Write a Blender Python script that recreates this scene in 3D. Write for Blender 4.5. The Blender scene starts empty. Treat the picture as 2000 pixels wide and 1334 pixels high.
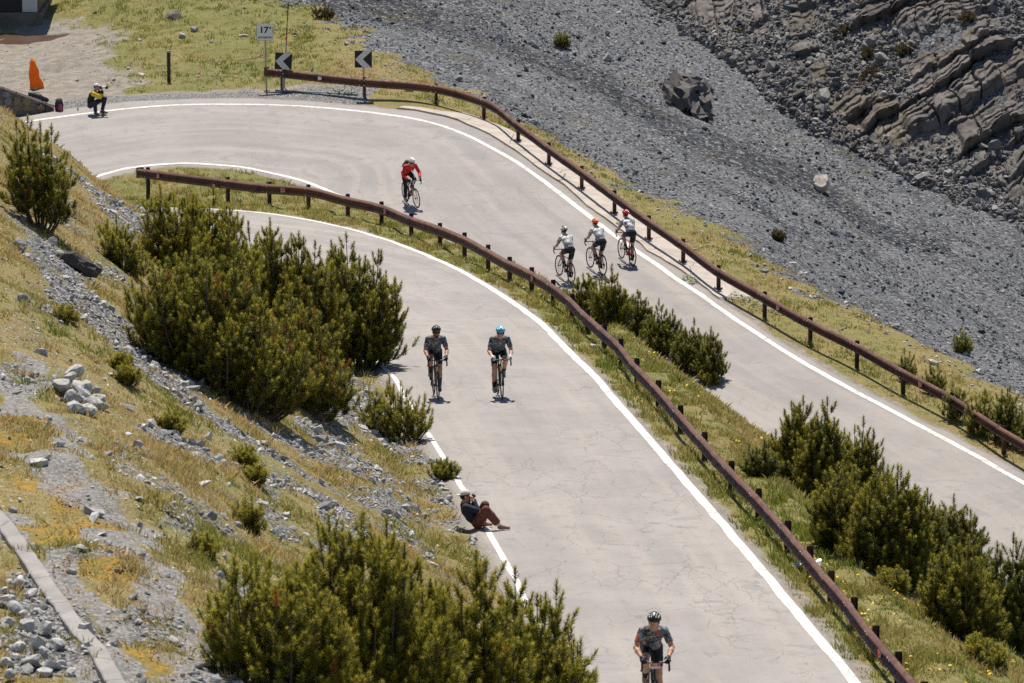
import bpy, math, random
import numpy as np
from mathutils import Vector, Matrix
from mathutils.kdtree import KDTree

R = math.radians
rng = np.random.default_rng(7)
random.seed(7)
SC = bpy.context.scene
COL = SC.collection

# ------------------------------------------------------------------ camera model
FPX = 10400.0              # focal length in photo pixels (187 mm on 36 mm)
PITCH = R(10.4)
CAMZ = 26.07
_c, _s = math.cos(PITCH), math.sin(PITCH)

def ray(px, py):
    """slope of the sight line through a photo point: x and z gained per metre of y"""
    dx = (px - 1000.0) / FPX
    dy = -(py - 667.0) / FPX
    yy = _c + dy * _s
    return dx / yy, (-_s + dy * _c) / yy

def at(px, py, y):
    a, b = ray(px, py)
    return np.array([a * y, y, CAMZ + b * y])

def proj(x, y, z):
    zz = z - CAMZ
    fwd = y * _c - zz * _s
    up = y * _s + zz * _c
    return 1000 + FPX * x / fwd, 667 - FPX * up / fwd

# ------------------------------------------------------------------ noise
def _hash(i, j, k):
    h = (i.astype(np.int64) * 374761393 + j.astype(np.int64) * 668265263 + k.astype(np.int64) * 2147483647)
    h = (h ^ (h >> 13)) * 1274126177
    h = h ^ (h >> 16)
    return (h & 0xFFFFFF) / float(0xFFFFFF)

def vnoise(x, y, z=0.0, seed=0):
    x = np.asarray(x, float); y = np.asarray(y, float)
    z = np.zeros_like(x) + z
    xi, yi, zi = np.floor(x), np.floor(y), np.floor(z)
    fx, fy, fz = x - xi, y - yi, z - zi
    fx = fx * fx * (3 - 2 * fx); fy = fy * fy * (3 - 2 * fy); fz = fz * fz * (3 - 2 * fz)
    xi = xi + seed * 57
    r = 0
    for a in (0, 1):
        for b in (0, 1):
            for c in (0, 1):
                w = (fx if a else 1 - fx) * (fy if b else 1 - fy) * (fz if c else 1 - fz)
                r = r + w * _hash(xi + a, yi + b, zi + c)
    return r * 2 - 1

def fbm(x, y, z=0.0, oct=4, seed=0, gain=0.5):
    r, a, f = 0, 1.0, 1.0
    for o in range(oct):
        r = r + a * vnoise(x * f + 13.7 * o, y * f - 7.1 * o, np.asarray(z) * f, seed + o * 3)
        a *= gain; f *= 2.03
    return r

def sstep(a, b, x):
    t = np.clip((np.asarray(x, float) - a) / (b - a), 0, 1)
    return t * t * (3 - 2 * t)

# ------------------------------------------------------------------ roads
GL, YL = 0.0615, 166.0     # upper (near) arm climbs toward the camera
GR, YR = 0.10, 190.0       # lower (far) arm falls toward the camera
def zL(y): return GL * (YL - y)
def zR(y): return GR * (y - YR)
def on_plane(px, py, g, y0):          # z = g*(y-y0)
    a, b = ray(px, py)
    y = (CAMZ + g * y0) / (g - b)
    return np.array([a * y, y])
def onR(px, py): return on_plane(px, py, GR, YR)
def onL(px, py): return on_plane(px, py, -GL, YL)

def resample(P, n=None, step=None):
    P = np.asarray(P, float)
    d = np.r_[0, np.cumsum(np.linalg.norm(np.diff(P, axis=0), axis=1))]
    if n is None: n = max(2, int(round(d[-1] / step)) + 1)
    t = np.linspace(0, d[-1], n)
    return np.stack([np.interp(t, d, P[:, k]) for k in range(P.shape[1])], 1)

def smooth(P, it=4):
    P = P.copy()
    for _ in range(it):
        P[1:-1] = 0.25 * P[:-2] + 0.5 * P[1:-1] + 0.25 * P[2:]
    return P

LINE_FAR = [(2140,1020),(2000,945),(1909,892),(1860,864),(1790,827),(1720,792),(1650,755),(1580,717),(1510,673),(1440,628),(1370,575),
            (1300,531),(1206,464),(1175,443),(1122,402),(1070,359),(1000,310),(930,271),(860,243),(790,226),(720,215),(650,209),
            (560,204),(455,201),(385,202),(315,204),(245,209),(175,217),(105,224),(24,237)]
LINE_IN = [(640,374),(612,362),(577,350),(525,336),(472,324),(420,317),(350,317),(297,320),(245,329),(217,338)]
LINE_NEAR = [(510,415),(560,424),(600,430),(650,440),(720,456),(790,481),(860,510),(930,545),(1000,587),(1052,626),(1105,680),(1140,710),
             (1175,754),(1210,794),(1245,834),(1280,873),(1304,897),(1352,956),(1405,1017),(1457,1079),(1510,1138),(1562,1203),(1615,1268),
             (1667,1332),(1745,1430),(1830,1540)]
LEFT_NEAR = [(765,735),(845,862),(870,900),(905,955),(950,1030),(985,1095),(1005,1130),(1105,1334),(1160,1440),(1215,1540)]
if __name__ == '__main__' and 'DBG' in globals():
    for n, L, f in (('far', LINE_FAR, onR), ('in', LINE_IN, onR), ('near', LINE_NEAR, onL), ('left', LEFT_NEAR, onL)):
        print(n, [tuple(np.round(f(*p), 1)) for p in L])
# ------------------------------------------------------------------ road strip (one sheet through the hairpin)
def _n_right(P):
    t = np.gradient(P, axis=0); t /= np.linalg.norm(t, axis=1)[:, None]
    return np.stack([t[:, 1], -t[:, 0]], 1)
_far = np.array([onR(*p) for p in LINE_FAR])
_arm = np.r_[[(29.5, 108.5), (25.4, 118.3), (19.7, 132.2)], _far[:22]]
_arm = smooth(resample(_arm, step=1.5), 3)
_t = np.gradient(_arm, axis=0); _t /= np.linalg.norm(_t, axis=1)[:, None]
_k = np.linspace(0, 1, len(_arm))
_armI = _arm - np.stack([_t[:, 1], -_t[:, 0]], 1) * (4.9 + 2.6 * sstep(0.72, 1.0, _k))[:, None]
PAIRS = [(tuple(o), tuple(i), 0.0) for o, i in zip(_arm, _armI) if o[1] < 174.5]
PAIRS += [((1.2, 178.1), (-5.0, 175.3), 0.0), ((0, 181.5), (-5.8, 176.5), 0.0), ((-1.3, 184.4), (-6.35, 177.35), 0.0), ((-2.5, 186.5), (-6.8, 178.1), 0.0), ((-3.8, 187.8), (-7.4, 178.85), 0.0), ((-8.1, 189.5), (-9.3, 180.5), 0), ((-12.6, 189.5), (-11.4, 181.0), 0),
          ((-17.7, 186.9), (-13.2, 180.2), .04), ((-22.5, 182), (-14.6, 178.3), .15), ((-25, 175.5), (-15.4, 175.5), .35),
          ((-25, 168.5), (-15.2, 172.5), .6), ((-22, 162.5), (-13.8, 169.5), .8), ((-18, 158.4), (-11.5, 166.6), .93),
          ((-15.2, 156.4), (-9.6, 164.8), 1), ((-13.4, 155), (-7.8, 163.3), 1), ((-11.7, 153.6), (-6.6, 161.6), 1),
          ((-10.3, 152), (-5.4, 159.3), 1), ((-9.1, 150.4), (-4.3, 156.8), 1), ((-8.1, 148.3), (-3.1, 153.1), 1), ((-7.2, 145.8), (-2.0, 149.0), 1),
          ((-6.4, 142.6), (-1.0, 144.3), 1), ((-5.4, 138), (0, 139), 1), ((-4.4, 133.6), (.7, 134.5), 1), ((-3.55, 128), (1.3, 128.6), 1),
          ((-2.7, 122.3), (2.05, 122.5), 1)]
_near = np.array([onL(*p) for p in LINE_NEAR]); _left = np.array([onL(*p) for p in LEFT_NEAR])
for yy in (117.8, 114.4, 111.2, 107, 104, 101, 97.1, 93.7, 90.2, 87, 84, 79.7, 75.5):
    PAIRS.append(((float(np.interp(-yy, -_left[:, 1], _left[:, 0])), yy), (float(np.interp(-yy, -_near[:, 1], _near[:, 0])), yy), 1.0))
PAIRS += [((2.6, 66), (7.0, 66), 1.0), ((4.2, 52), (8.4, 52), 1.0), ((6.0, 38), (10.2, 38), 1.0)]
_O = np.array([p[0] for p in PAIRS]); _I = np.array([p[1] for p in PAIRS]); _W = np.array([p[2] for p in PAIRS])
_mid = (_O + _I) / 2
_d = np.r_[0, np.cumsum(np.linalg.norm(np.diff(_mid, axis=0), axis=1))]
NS = int(_d[-1] / 0.5)
_tt = np.linspace(0, _d[-1], NS)
RO = smooth(np.stack([np.interp(_tt, _d, _O[:, k]) for k in (0, 1)], 1), 6)   # painted line, outer
RI = smooth(np.stack([np.interp(_tt, _d, _I[:, k]) for k in (0, 1)], 1), 6)   # painted line, inner
_ri2 = smooth(RI, 45); _k2 = sstep(0, 1, (np.arange(NS) - np.argmin(np.linalg.norm(RI - np.array([-4.3, 156.8]), axis=1))) / 12.0)[:, None]
RI = RI * (1 - _k2) + _ri2 * _k2
RW = smooth(np.interp(_tt, _d, _W)[:, None], 10)[:, 0]
S_ENTRY = int(np.argmin(np.linalg.norm(RO - np.array([-1.3, 184.4]), axis=1)))
S_APEX = int(np.argmin(np.linalg.norm(RO - np.array([-25, 172.0]), axis=1)))
S_EXIT = int(np.argmin(np.linalg.norm(RO - np.array([-9.1, 150.4]), axis=1)))
S_LAYBY = int(np.argmin(np.linalg.norm(RO - np.array([-12.6, 189.5]), axis=1)))
def road_z(x, y, w): return (1 - w) * zR(y) + w * zL(y)
_u = (RI - RO); _len = np.linalg.norm(_u, axis=1)[:, None]; _u = _u / _len
_si = np.arange(NS)
_nz = vnoise(_si * .35, _si * 0 + 3.1) * .5 + vnoise(_si * 1.1, _si * 0 + 9.1) * .25
MO = np.where(_si < S_ENTRY, .5, np.where(_si < S_APEX, 1.15, .30)).astype(float)
MO = smooth(MO[:, None], 25)[:, 0] * (1 + .28 * _nz)
MI = np.where(_si < S_ENTRY, .4, np.where(_si < S_EXIT, .42, .22)).astype(float)
MI = smooth(MI[:, None], 25)[:, 0] * (1 + .35 * np.roll(_nz, 37))
EO = RO - _u * MO[:, None]; EI = RI + _u * MI[:, None]         # asphalt edges
WID = np.linalg.norm(EI - EO, axis=1)
def strip_point(s, dist):
    """xyz of a point at `dist` metres inward of the outer asphalt edge, at station array s"""
    p = EO[s] + _u[s] * np.asarray(dist)[:, None]
    return np.c_[p, road_z(p[:, 0], p[:, 1], RW[s])]
EOz = road_z(EO[:, 0], EO[:, 1], RW); EIz = road_z(EI[:, 0], EI[:, 1], RW)

# ------------------------------------------------------------------ distance to a polyline
def poly_dist(P, Z, x, y):
    """signed distance (positive on the right of travel), z on the line, index along it"""
    kd = KDTree(len(P))
    for i, p in enumerate(P): kd.insert((p[0], p[1], 0), i)
    kd.balance()
    idx = np.fromiter((kd.find((a, b, 0))[1] for a, b in zip(x, y)), int, len(x))
    best = np.full(len(x), 1e9); sg = np.ones(len(x)); zz = np.zeros(len(x)); ss = np.zeros(len(x))
    q = np.stack([x, y], 1)
    for off in (-1, 0):
        i0 = np.clip(idx + off, 0, len(P) - 2)
        a = P[i0]; ab = P[i0 + 1] - a
        t = np.clip(((q - a) * ab).sum(1) / (ab ** 2).sum(1), 0, 1)
        v = q - (a + ab * t[:, None])
        d = np.hypot(v[:, 0], v[:, 1])
        cr = ab[:, 0] * v[:, 1] - ab[:, 1] * v[:, 0]
        m = d < best
        best[m] = d[m]; sg[m] = np.where(cr[m] < 0, 1, -1)
        zz[m] = (Z[i0] * (1 - t) + Z[i0 + 1] * t)[m]; ss[m] = (i0 + t)[m]
    return best * sg, zz, ss

# ------------------------------------------------------------------ far terrain from sight-line points (thin plate)
_cp = []
def cp(*pts):
    for px, py, y in pts: _cp.append(at(px, py, y))
cp((130,195,191),(250,186,192.5),(400,181,192.6),(500,178,193),(60,100,205),(0,50,211),(200,120,200),(150,60,209),(0,0,219),(-200,60,210),(-200,150,200),
   (330,160,195),(330,80,203),(300,0,212.5),(450,100,200),(450,0,211),(560,100,199),(560,0,210),(700,150,193.5),(700,100,198),(700,0,211),
   (850,150,195),(850,80,202),(850,0,213),(1000,200,193),(1000,100,204),(1000,0,217),(1150,250,192.5),(1150,100,210),(1150,0,221),
   (1300,400,181),(1300,250,196),(1300,100,213),(1500,400,185),(1500,300,197),(1500,190,209),(1700,600,170),(1700,450,187),(1700,310,204),
   (1850,600,177),(1850,450,190),(1850,385,199),(2000,700,172),(2000,600,181),(2000,450,197),(2200,700,178),(2200,560,194),(2500,800,190),
   (1330,60,218),(1250,0,223),(1250,-80,231),(1330,-60,227),(1500,100,213),(1500,0,218),(1500,-150,224),(1700,150,209.5),(1700,0,214),(1700,-200,220),
   (1850,200,206),(1850,0,212),(1850,-200,218),(2000,300,202.5),(2000,150,206.5),(2000,0,211),(2000,-200,217),(2200,300,204),(2200,0,210),(2200,-200,215),
   (300,-120,225),(560,-120,224),(850,-120,227),(0,-100,232),(2500,300,206),(2500,0,212))
for s in range(0, S_APEX, 9):
    for d, dz in (((.5, -.03), (1.5, -.12), (3., -.32), (4.6, -.6)) if s < S_ENTRY - 12 else ((.4, .0),)):
        p = EO[s] - _u[s] * d
        _cp.append(np.array([p[0], p[1], EOz[s] + dz]))
_cp = np.array(_cp)
_SY = 0.55
def _phi(d2): return np.where(d2 > 1e-9, .5 * d2 * np.log(np.maximum(d2, 1e-9)), 0)
_A = _cp[:, :2] * np.array([1, _SY])
_n = len(_A)
_K = _phi(((_A[:, None] - _A[None]) ** 2).sum(-1)) + np.eye(_n) * 1.5
_Pm = np.c_[np.ones(_n), _A]
_M = np.block([[_K, _Pm], [_Pm.T, np.zeros((3, 3))]])
_sol = np.linalg.solve(_M, np.r_[_cp[:, 2], 0, 0, 0])
def rbf(x, y):
    out = np.empty(len(x))
    for i in range(0, len(x), 20000):
        q = np.stack([x[i:i + 20000], y[i:i + 20000] * _SY], 1)
        d2 = ((q[:, None] - _A[None]) ** 2).sum(-1)
        out[i:i + 20000] = _phi(d2) @ _sol[:_n] + _sol[_n] + q @ _sol[_n + 1:]
    return out

# gully where the scree ends and the ledges begin (world)
GULLY = smooth(resample(np.array([at(*p)[:2] for p in [(1180,-80,232),(1250,0,223),(1330,60,218),(1500,190,209),(1700,310,204),(1850,385,199),(2000,450,197),(2200,560,194),(2500,700,190)]]), step=1.0), 2)

def terrain(x, y):
    """height, and region fields, of the natural ground"""
    x = np.asarray(x, float); y = np.asarray(y, float)
    dO, zO, sO = poly_dist(EO, EOz, x, y)      # right of travel = outside (travel runs up the far arm)
    iR = np.arange(0, S_APEX + 1); iL = np.arange(S_APEX, NS)
    dR_, zRi, sR = poly_dist(EI[iR], EIz[iR], x, y)
    dL_, zLi, sL = poly_dist(EI[iL], EIz[iL], x, y)
    aR, aL = np.abs(dR_), np.abs(dL_)
    near_in = np.where(aR < aL, dR_, dL_)
    inside = (dO < 0) & (near_in > 0)
    between = (near_in <= 0) & (np.minimum(aR, aL) < np.abs(dO))
    # bank between the arms
    G = aL + aR
    cr = 1.75 + 1.4 * sstep(156, 166, y)
    t = np.clip((aL - cr) / np.maximum(G - cr - .7, .3), 0, 1)
    zb = (zLi - .03 - .07 * np.minimum(aL, cr)) * (1 - t) + (zRi + .02) * t
    zb = np.where(G < 3.2, zLi * aR / np.maximum(G, .01) + zRi * aL / np.maximum(G, .01) - .02, zb)
    zb = zb + fbm(x * .7, y * .7, 0, 3, 5) * .10 * sstep(.2, 1.5, np.minimum(aL, aR))
    # hillside above the near arm
    d = np.maximum(dO, 0)
    slope = .60 + .13 * sstep(105, 130, y)
    zh = zO - .02 + slope * np.maximum(d - .45, 0) + .05 * np.minimum(d, .45)
    cap = 9.15 + .05 * np.clip(-5 - x, -10, 30) + .9 * np.exp(-((x + 13.5) ** 2 / 18 + (y - 134) ** 2 / 90)) * 1.05
    k = .9
    h = np.clip(.5 + .5 * (cap - zh) / k, 0, 1)
    zh = cap * (1 - h) + zh * h - k * h * (1 - h)
    bump = fbm(x * .33, y * .33, 0, 4, 11) * .16 + fbm(x * 1.3, y * 1.3, 0, 3, 21) * .05
    zh = zh + bump * sstep(.3, 2.0, d)
    # far terrain
    zf = rbf(x, y)
    m = fbm(x * .12, y * .12, 0, 4, 31) * .35 + fbm(x * .9, y * .9, 0, 3, 41) * .06
    zf = zf + m * sstep(2.5, 9, d)
    w = sstep(S_APEX - 22, S_APEX + 16, sO)
    zo = zf * (1 - w) + zh * w
    nb = 1 - sstep(0, 1.4, d)
    zo = zo * (1 - nb) + (zO - .03) * nb
    z = np.where(between, zb, zo)
    zin = zO * 0
    # under the asphalt
    wid = np.maximum(np.abs(dO) + np.minimum(aR, aL), .01)
    si = np.clip(sO.astype(int), 0, NS - 1)
    zin = road_z(x, y, RW[si]) - .05
    edge = np.minimum(np.abs(dO), np.minimum(aR, aL))
    z = np.where(inside, zin, z - .02)
    return dict(z=z, dO=dO, aL=aL, aR=aR, sO=sO, inside=inside, between=between, hill=w * (~between) * (~inside))

# ------------------------------------------------------------------ terrain grid: columns fan out from the view point, so far ground is as fine as near ground
U = np.r_[np.linspace(-900, -60, 22)[:-1], np.linspace(-60, 2060, 340), np.linspace(2060, 2900, 22)[1:]]
YS = [36.0]
while YS[-1] < 262:
    yv = YS[-1]
    YS.append(yv + (.8 if yv < 60 else .22 if yv < 130 else .28 if yv < 196 else .17 if yv < 226 else 1.0))
YS = np.array(YS)
_k0 = np.array([ray(u, 667)[0] for u in U])
GX = _k0[None, :] * YS[:, None]; GY = np.repeat(YS[:, None], len(U), 1)
T = terrain(GX.ravel(), GY.ravel())
GZ = T['z'].reshape(GX.shape)

def ground_z(x, y, Z=None):
    Z = GZ if Z is None else Z
    x = np.atleast_1d(np.asarray(x, float)); y = np.atleast_1d(np.asarray(y, float))
    i = np.clip(np.searchsorted(YS, y) - 1, 0, len(YS) - 2)
    ty = np.clip((y - YS[i]) / (YS[i + 1] - YS[i]), 0, 1)
    k = x / y
    j = np.clip(np.searchsorted(_k0, k) - 1, 0, len(_k0) - 2)
    tx = np.clip((k - _k0[j]) / (_k0[j + 1] - _k0[j]), 0, 1)
    return (Z[i, j] * (1 - ty) * (1 - tx) + Z[i + 1, j] * ty * (1 - tx) + Z[i, j + 1] * (1 - ty) * tx + Z[i + 1, j + 1] * ty * tx)

def hit(px, py, y0=52.0, y1=250.0):
    """first point of the ground on the sight line through a photo point"""
    a, b = ray(px, py)
    ys = np.arange(y0, y1, .06)
    g = ground_z(a * ys, ys)
    r = CAMZ + b * ys
    k = np.argmax(r <= g)
    if r[k] > g[k]: k = len(ys) - 1
    return Vector((a * ys[k], ys[k], float(g[k])))
# ------------------------------------------------------------------ object helpers
def tag(o, label=None, cat=None, group=None, kind=None):
    if label: o['label'] = label
    if cat: o['category'] = cat
    if group: o['group'] = group
    if kind: o['kind'] = kind
    return o

def empty(name, loc=(0, 0, 0), rz=0.0, mat=None):
    o = bpy.data.objects.new(name, None); COL.objects.link(o)
    o.empty_display_size = .1
    if mat is not None: o.matrix_world = mat
    else:
        o.location = loc; o.rotation_euler = (0, 0, rz)
    return o

def link(name, me, mats=(), parent=None, loc=None):
    o = bpy.data.objects.new(name, me); COL.objects.link(o)
    if not isinstance(mats, (list, tuple)): mats = [mats]
    for m in mats:
        if m is not None: me.materials.append(m)
    if parent is not None: o.parent = parent
    if loc is not None: o.location = loc
    return o

def np_mesh(name, V, F, smooth=False, mat_idx=None, uv=None):
    """V (n,3); F list of equal-length polygons as an (m,k) array, or list of such arrays"""
    me = bpy.data.meshes.new(name)
    Fs = F if isinstance(F, list) else [F]
    Fs = [np.asarray(f, np.int32) for f in Fs if len(f)]
    V = np.asarray(V, np.float32)
    me.vertices.add(len(V)); me.vertices.foreach_set('co', V.ravel())
    loops = np.concatenate([f.ravel() for f in Fs]); tot = np.concatenate([np.full(len(f), f.shape[1], np.int32) for f in Fs])
    me.loops.add(len(loops)); me.loops.foreach_set('vertex_index', loops)
    me.polygons.add(len(tot)); st = np.r_[0, np.cumsum(tot)[:-1]].astype(np.int32)
    me.polygons.foreach_set('loop_start', st); me.polygons.foreach_set('loop_total', tot)
    me.polygons.foreach_set('use_smooth', np.full(len(tot), bool(smooth)))
    if mat_idx is not None: me.polygons.foreach_set('material_index', np.asarray(mat_idx, np.int32))
    if uv is not None:
        l = me.uv_layers.new(name='UVMap'); l.data.foreach_set('uv', np.asarray(uv, np.float32)[loops].ravel())
    me.update(calc_edges=True); me.validate()
    return me

def grid_faces(nr, nc):
    i = np.arange(nr - 1)[:, None] * nc + np.arange(nc - 1)[None]
    i = i.ravel()
    return np.stack([i, i + 1, i + nc + 1, i + nc], 1)

def add_attr(me, name, arr):
    a = me.attributes.new(name, 'FLOAT_COLOR', 'POINT')
    a.data.foreach_set('color', np.asarray(arr, np.float32).ravel())

# simple mesh builder for hard objects
class MB:
    def __init__(s): s.v = []; s.f = []; s.m = []; s.cur = 0
    def add(s, vs, fs):
        b = len(s.v); s.v += [tuple(v) for v in vs]; s.f += [tuple(b + i for i in f) for f in fs]; s.m += [s.cur] * len(fs)
        return s
    def box(s, c, size, rot=None):
        hx, hy, hz = (k / 2 for k in size)
        vs = [Vector((x, y, z)) for x in (-hx, hx) for y in (-hy, hy) for z in (-hz, hz)]
        if rot is not None: vs = [rot @ v for v in vs]
        vs = [v + Vector(c) for v in vs]
        return s.add(vs, [(0, 1, 3, 2), (4, 6, 7, 5), (0, 4, 5, 1), (2, 3, 7, 6), (0, 2, 6, 4), (1, 5, 7, 3)])
    def tube(s, pts, r, n=10, caps=True, closed=False):
        pts = [Vector(p) for p in pts]
        rs = r if isinstance(r, (list, tuple)) else [r] * len(pts)
        L = len(pts); rings = []; prev = None
        for i, p in enumerate(pts):
            a = pts[(i - 1) % L] if (i > 0 or closed) else p; b = pts[(i + 1) % L] if (i < L - 1 or closed) else p
            t = (b - a).normalized()
            if prev is None:
                ref = Vector((0, 0, 1)) if abs(t.z) < .9 else Vector((1, 0, 0))
                u = t.cross(ref).normalized()
            else:
                u = (prev - t * prev.dot(t)).normalized()
            prev = u; w = t.cross(u)
            rings.append([p + (u * math.cos(q) + w * math.sin(q)) * rs[i] for q in [2 * math.pi * k / n for k in range(n)]])
        vs = [v for rg in rings for v in rg]; fs = []
        for i in range(L if closed else L - 1):
            j = (i + 1) % L
            for k in range(n):
                k2 = (k + 1) % n
                fs.append((i * n + k, i * n + k2, j * n + k2, j * n + k))
        if caps and not closed:
            fs.append(tuple(range(n - 1, -1, -1))); fs.append(tuple((L - 1) * n + k for k in range(n)))
        return s.add(vs, fs)
    def torus(s, c, R_, r, axis='y', n=40, m=8, squash=1.0):
        vs = []; fs = []
        for i in range(n):
            a = 2 * math.pi * i / n
            for k in range(m):
                b = 2 * math.pi * k / m
                rr = R_ + r * math.cos(b); h = r * squash * math.sin(b)
                vs.append(Vector((rr * math.cos(a), h, rr * math.sin(a))) + Vector(c))
        for i in range(n):
            for k in range(m):
                i2, k2 = (i + 1) % n, (k + 1) % m
                fs.append((i * m + k, i2 * m + k, i2 * m + k2, i * m + k2))
        return s.add(vs, fs)
    def lathe(s, prof, n=16, M=None):
        vs = []; fs = []
        for r, z in prof:
            for k in range(n):
                a = 2 * math.pi * k / n; v = Vector((r * math.cos(a), r * math.sin(a), z))
                vs.append(M @ v if M is not None else v)
        for i in range(len(prof) - 1):
            for k in range(n):
                k2 = (k + 1) % n
                fs.append((i * n + k, i * n + k2, (i + 1) * n + k2, (i + 1) * n + k))
        fs.append(tuple(range(n - 1, -1, -1))); fs.append(tuple((len(prof) - 1) * n + k for k in range(n)))
        return s.add(vs, fs)
    def prism(s, poly, depth, M):
        """polygon in local xz extruded along local y"""
        n = len(poly)
        vs = [M @ Vector((x, -depth / 2, z)) for x, z in poly] + [M @ Vector((x, depth / 2, z)) for x, z in poly]
        fs = [tuple(range(n)), tuple(range(2 * n - 1, n - 1, -1))] + [(i, n + i, n + (i + 1) % n, (i + 1) % n) for i in range(n)]
        return s.add(vs, fs)
    def build(s, name, mats, parent=None, smooth=False, bevel=0.0, loc=None):
        me = bpy.data.meshes.new(name); me.from_pydata(s.v, [], s.f)
        if len(set(s.m)) > 1: me.polygons.foreach_set('material_index', s.m)
        if smooth:
            me.polygons.foreach_set('use_smooth', [True] * len(s.f))
            me.set_sharp_from_angle(angle=R(40))
        me.validate(); me.update()
        o = link(name, me, mats, parent, loc)
        import bmesh
        bm = bmesh.new(); bm.from_mesh(me); bmesh.ops.recalc_face_normals(bm, faces=bm.faces)
        if bevel:
            bmesh.ops.bevel(bm, geom=bm.edges[:] , offset=bevel, segments=2, affect='EDGES', profile=.6, clamp_overlap=True)
        bm.to_mesh(me); bm.free()
        return o

# ------------------------------------------------------------------ material helpers
class NT:
    def __init__(s, name):
        s.mat = bpy.data.materials.new(name); s.mat.use_nodes = True
        s.t = s.mat.node_tree; s.t.nodes.clear()
        s.out = s.n('ShaderNodeOutputMaterial'); s.b = s.n('ShaderNodeBsdfPrincipled')
        s.l(s.b.outputs[0], s.out.inputs[0])
        s.b.inputs['Roughness'].default_value = .85; s.b.inputs['Specular IOR Level'].default_value = .25
    def n(s, k, **kw):
        x = s.t.nodes.new(k)
        for a, b in kw.items(): setattr(x, a, b)
        return x
    def l(s, a, b): s.t.links.new(a, b)
    def put(s, sock, v):
        if hasattr(v, 'is_output') or isinstance(v, bpy.types.NodeSocket): s.l(v, sock)
        elif isinstance(v, (tuple, list)) and len(v) == 3 and sock.type == 'RGBA': sock.default_value = (*v, 1)
        else: sock.default_value = v
    def coord(s, which='Object'):
        return s.n('ShaderNodeTexCoord').outputs[which]
    def geo(s, which='Position'): return s.n('ShaderNodeNewGeometry').outputs[which]
    def mapv(s, v, scale=(1, 1, 1), rot=(0, 0, 0), loc=(0, 0, 0)):
        m = s.n('ShaderNodeMapping'); s.l(v, m.inputs[0]); m.inputs['Scale'].default_value = scale
        m.inputs['Rotation'].default_value = rot; m.inputs['Location'].default_value = loc
        return m.outputs[0]
    def noise(s, v, scale, detail=4, rough=.55, dist=0, out=0):
        x = s.n('ShaderNodeTexNoise'); s.l(v, x.inputs['Vector']); x.inputs['Scale'].default_value = scale
        x.inputs['Detail'].default_value = detail; x.inputs['Roughness'].default_value = rough; x.inputs['Distortion'].default_value = dist
        return x.outputs[out]
    def vor(s, v, scale, feature='F1', out='Distance', rand=1):
        x = s.n('ShaderNodeTexVoronoi', feature=feature); s.l(v, x.inputs['Vector']); x.inputs['Scale'].default_value = scale
        x.inputs['Randomness'].default_value = rand
        return x.outputs[out]
    def math(s, op, a, b=0.0, c=None, clamp=False):
        x = s.n('ShaderNodeMath', operation=op, use_clamp=clamp); s.put(x.inputs[0], a); s.put(x.inputs[1], b)
        if c is not None: s.put(x.inputs[2], c)
        return x.outputs[0]
    def ramp(s, f, a, b, lo=0.0, hi=1.0, smooth=True):
        x = s.n('ShaderNodeMapRange', interpolation_type='SMOOTHSTEP' if smooth else 'LINEAR'); s.put(x.inputs[0], f)
        for k, v in zip((1, 2, 3, 4), (a, b, lo, hi)): x.inputs[k].default_value = v
        return x.outputs[0]
    def mix(s, f, a, b, blend='MIX'):
        x = s.n('ShaderNodeMix', data_type='RGBA', blend_type=blend); s.put(x.inputs[0], f); s.put(x.inputs[6], a); s.put(x.inputs[7], b)
        return x.outputs[2]
    def attr(s, name, out='Color'):
        x = s.n('ShaderNodeAttribute', attribute_name=name); return x.outputs[out]
    def sep(s, c):
        x = s.n('ShaderNodeSeparateColor'); s.l(c, x.inputs[0]); return x.outputs
    def bump(s, h, strength=.5, dist=.02):
        x = s.n('ShaderNodeBump'); s.l(h, x.inputs['Height']); x.inputs['Strength'].default_value = strength; x.inputs['Distance'].default_value = dist
        s.l(x.outputs[0], s.b.inputs['Normal'])
    def col(s, c): s.put(s.b.inputs['Base Color'], c); return s
    def rough(s, v): s.put(s.b.inputs['Roughness'], v); return s
    def rnd(s): return s.n('ShaderNodeObjectInfo').outputs['Random']

def plain(name, c, rough=.6, metal=0.0, var=.12, scale=30, spec=.3, bump=0.0):
    m = NT(name); v = m.coord()
    n = m.noise(v, scale, 4)
    lo = tuple(k * (1 - var) for k in c); hi = tuple(min(1, k * (1 + var)) for k in c)
    m.col(m.mix(m.ramp(n, .3, .7), lo, hi)); m.rough(m.ramp(n, .2, .8, rough * .85, min(1, rough * 1.1)))
    m.b.inputs['Metallic'].default_value = metal; m.b.inputs['Specular IOR Level'].default_value = spec
    if bump: m.bump(n, .4, bump)
    return m.mat

# ------------------------------------------------------------------ ground masks (world polylines)
def world_line(pts):
    return np.array([hit(*p)[:2] for p in pts])
def dist_line(P, x, y):
    P = np.asarray(P); best = np.full(len(x), 1e9); sg = np.ones(len(x))
    for a, b in zip(P[:-1], P[1:]):
        ab = b - a; L2 = max((ab ** 2).sum(), 1e-9)
        t = np.clip(((x - a[0]) * ab[0] + (y - a[1]) * ab[1]) / L2, 0, 1)
        dx = x - a[0] - ab[0] * t; dy = y - a[1] - ab[1] * t
        d = np.hypot(dx, dy); m = d < best
        best[m] = d[m]; sg[m] = np.where((ab[0] * dy - ab[1] * dx)[m] < 0, 1, -1)
    return best, sg

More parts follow.
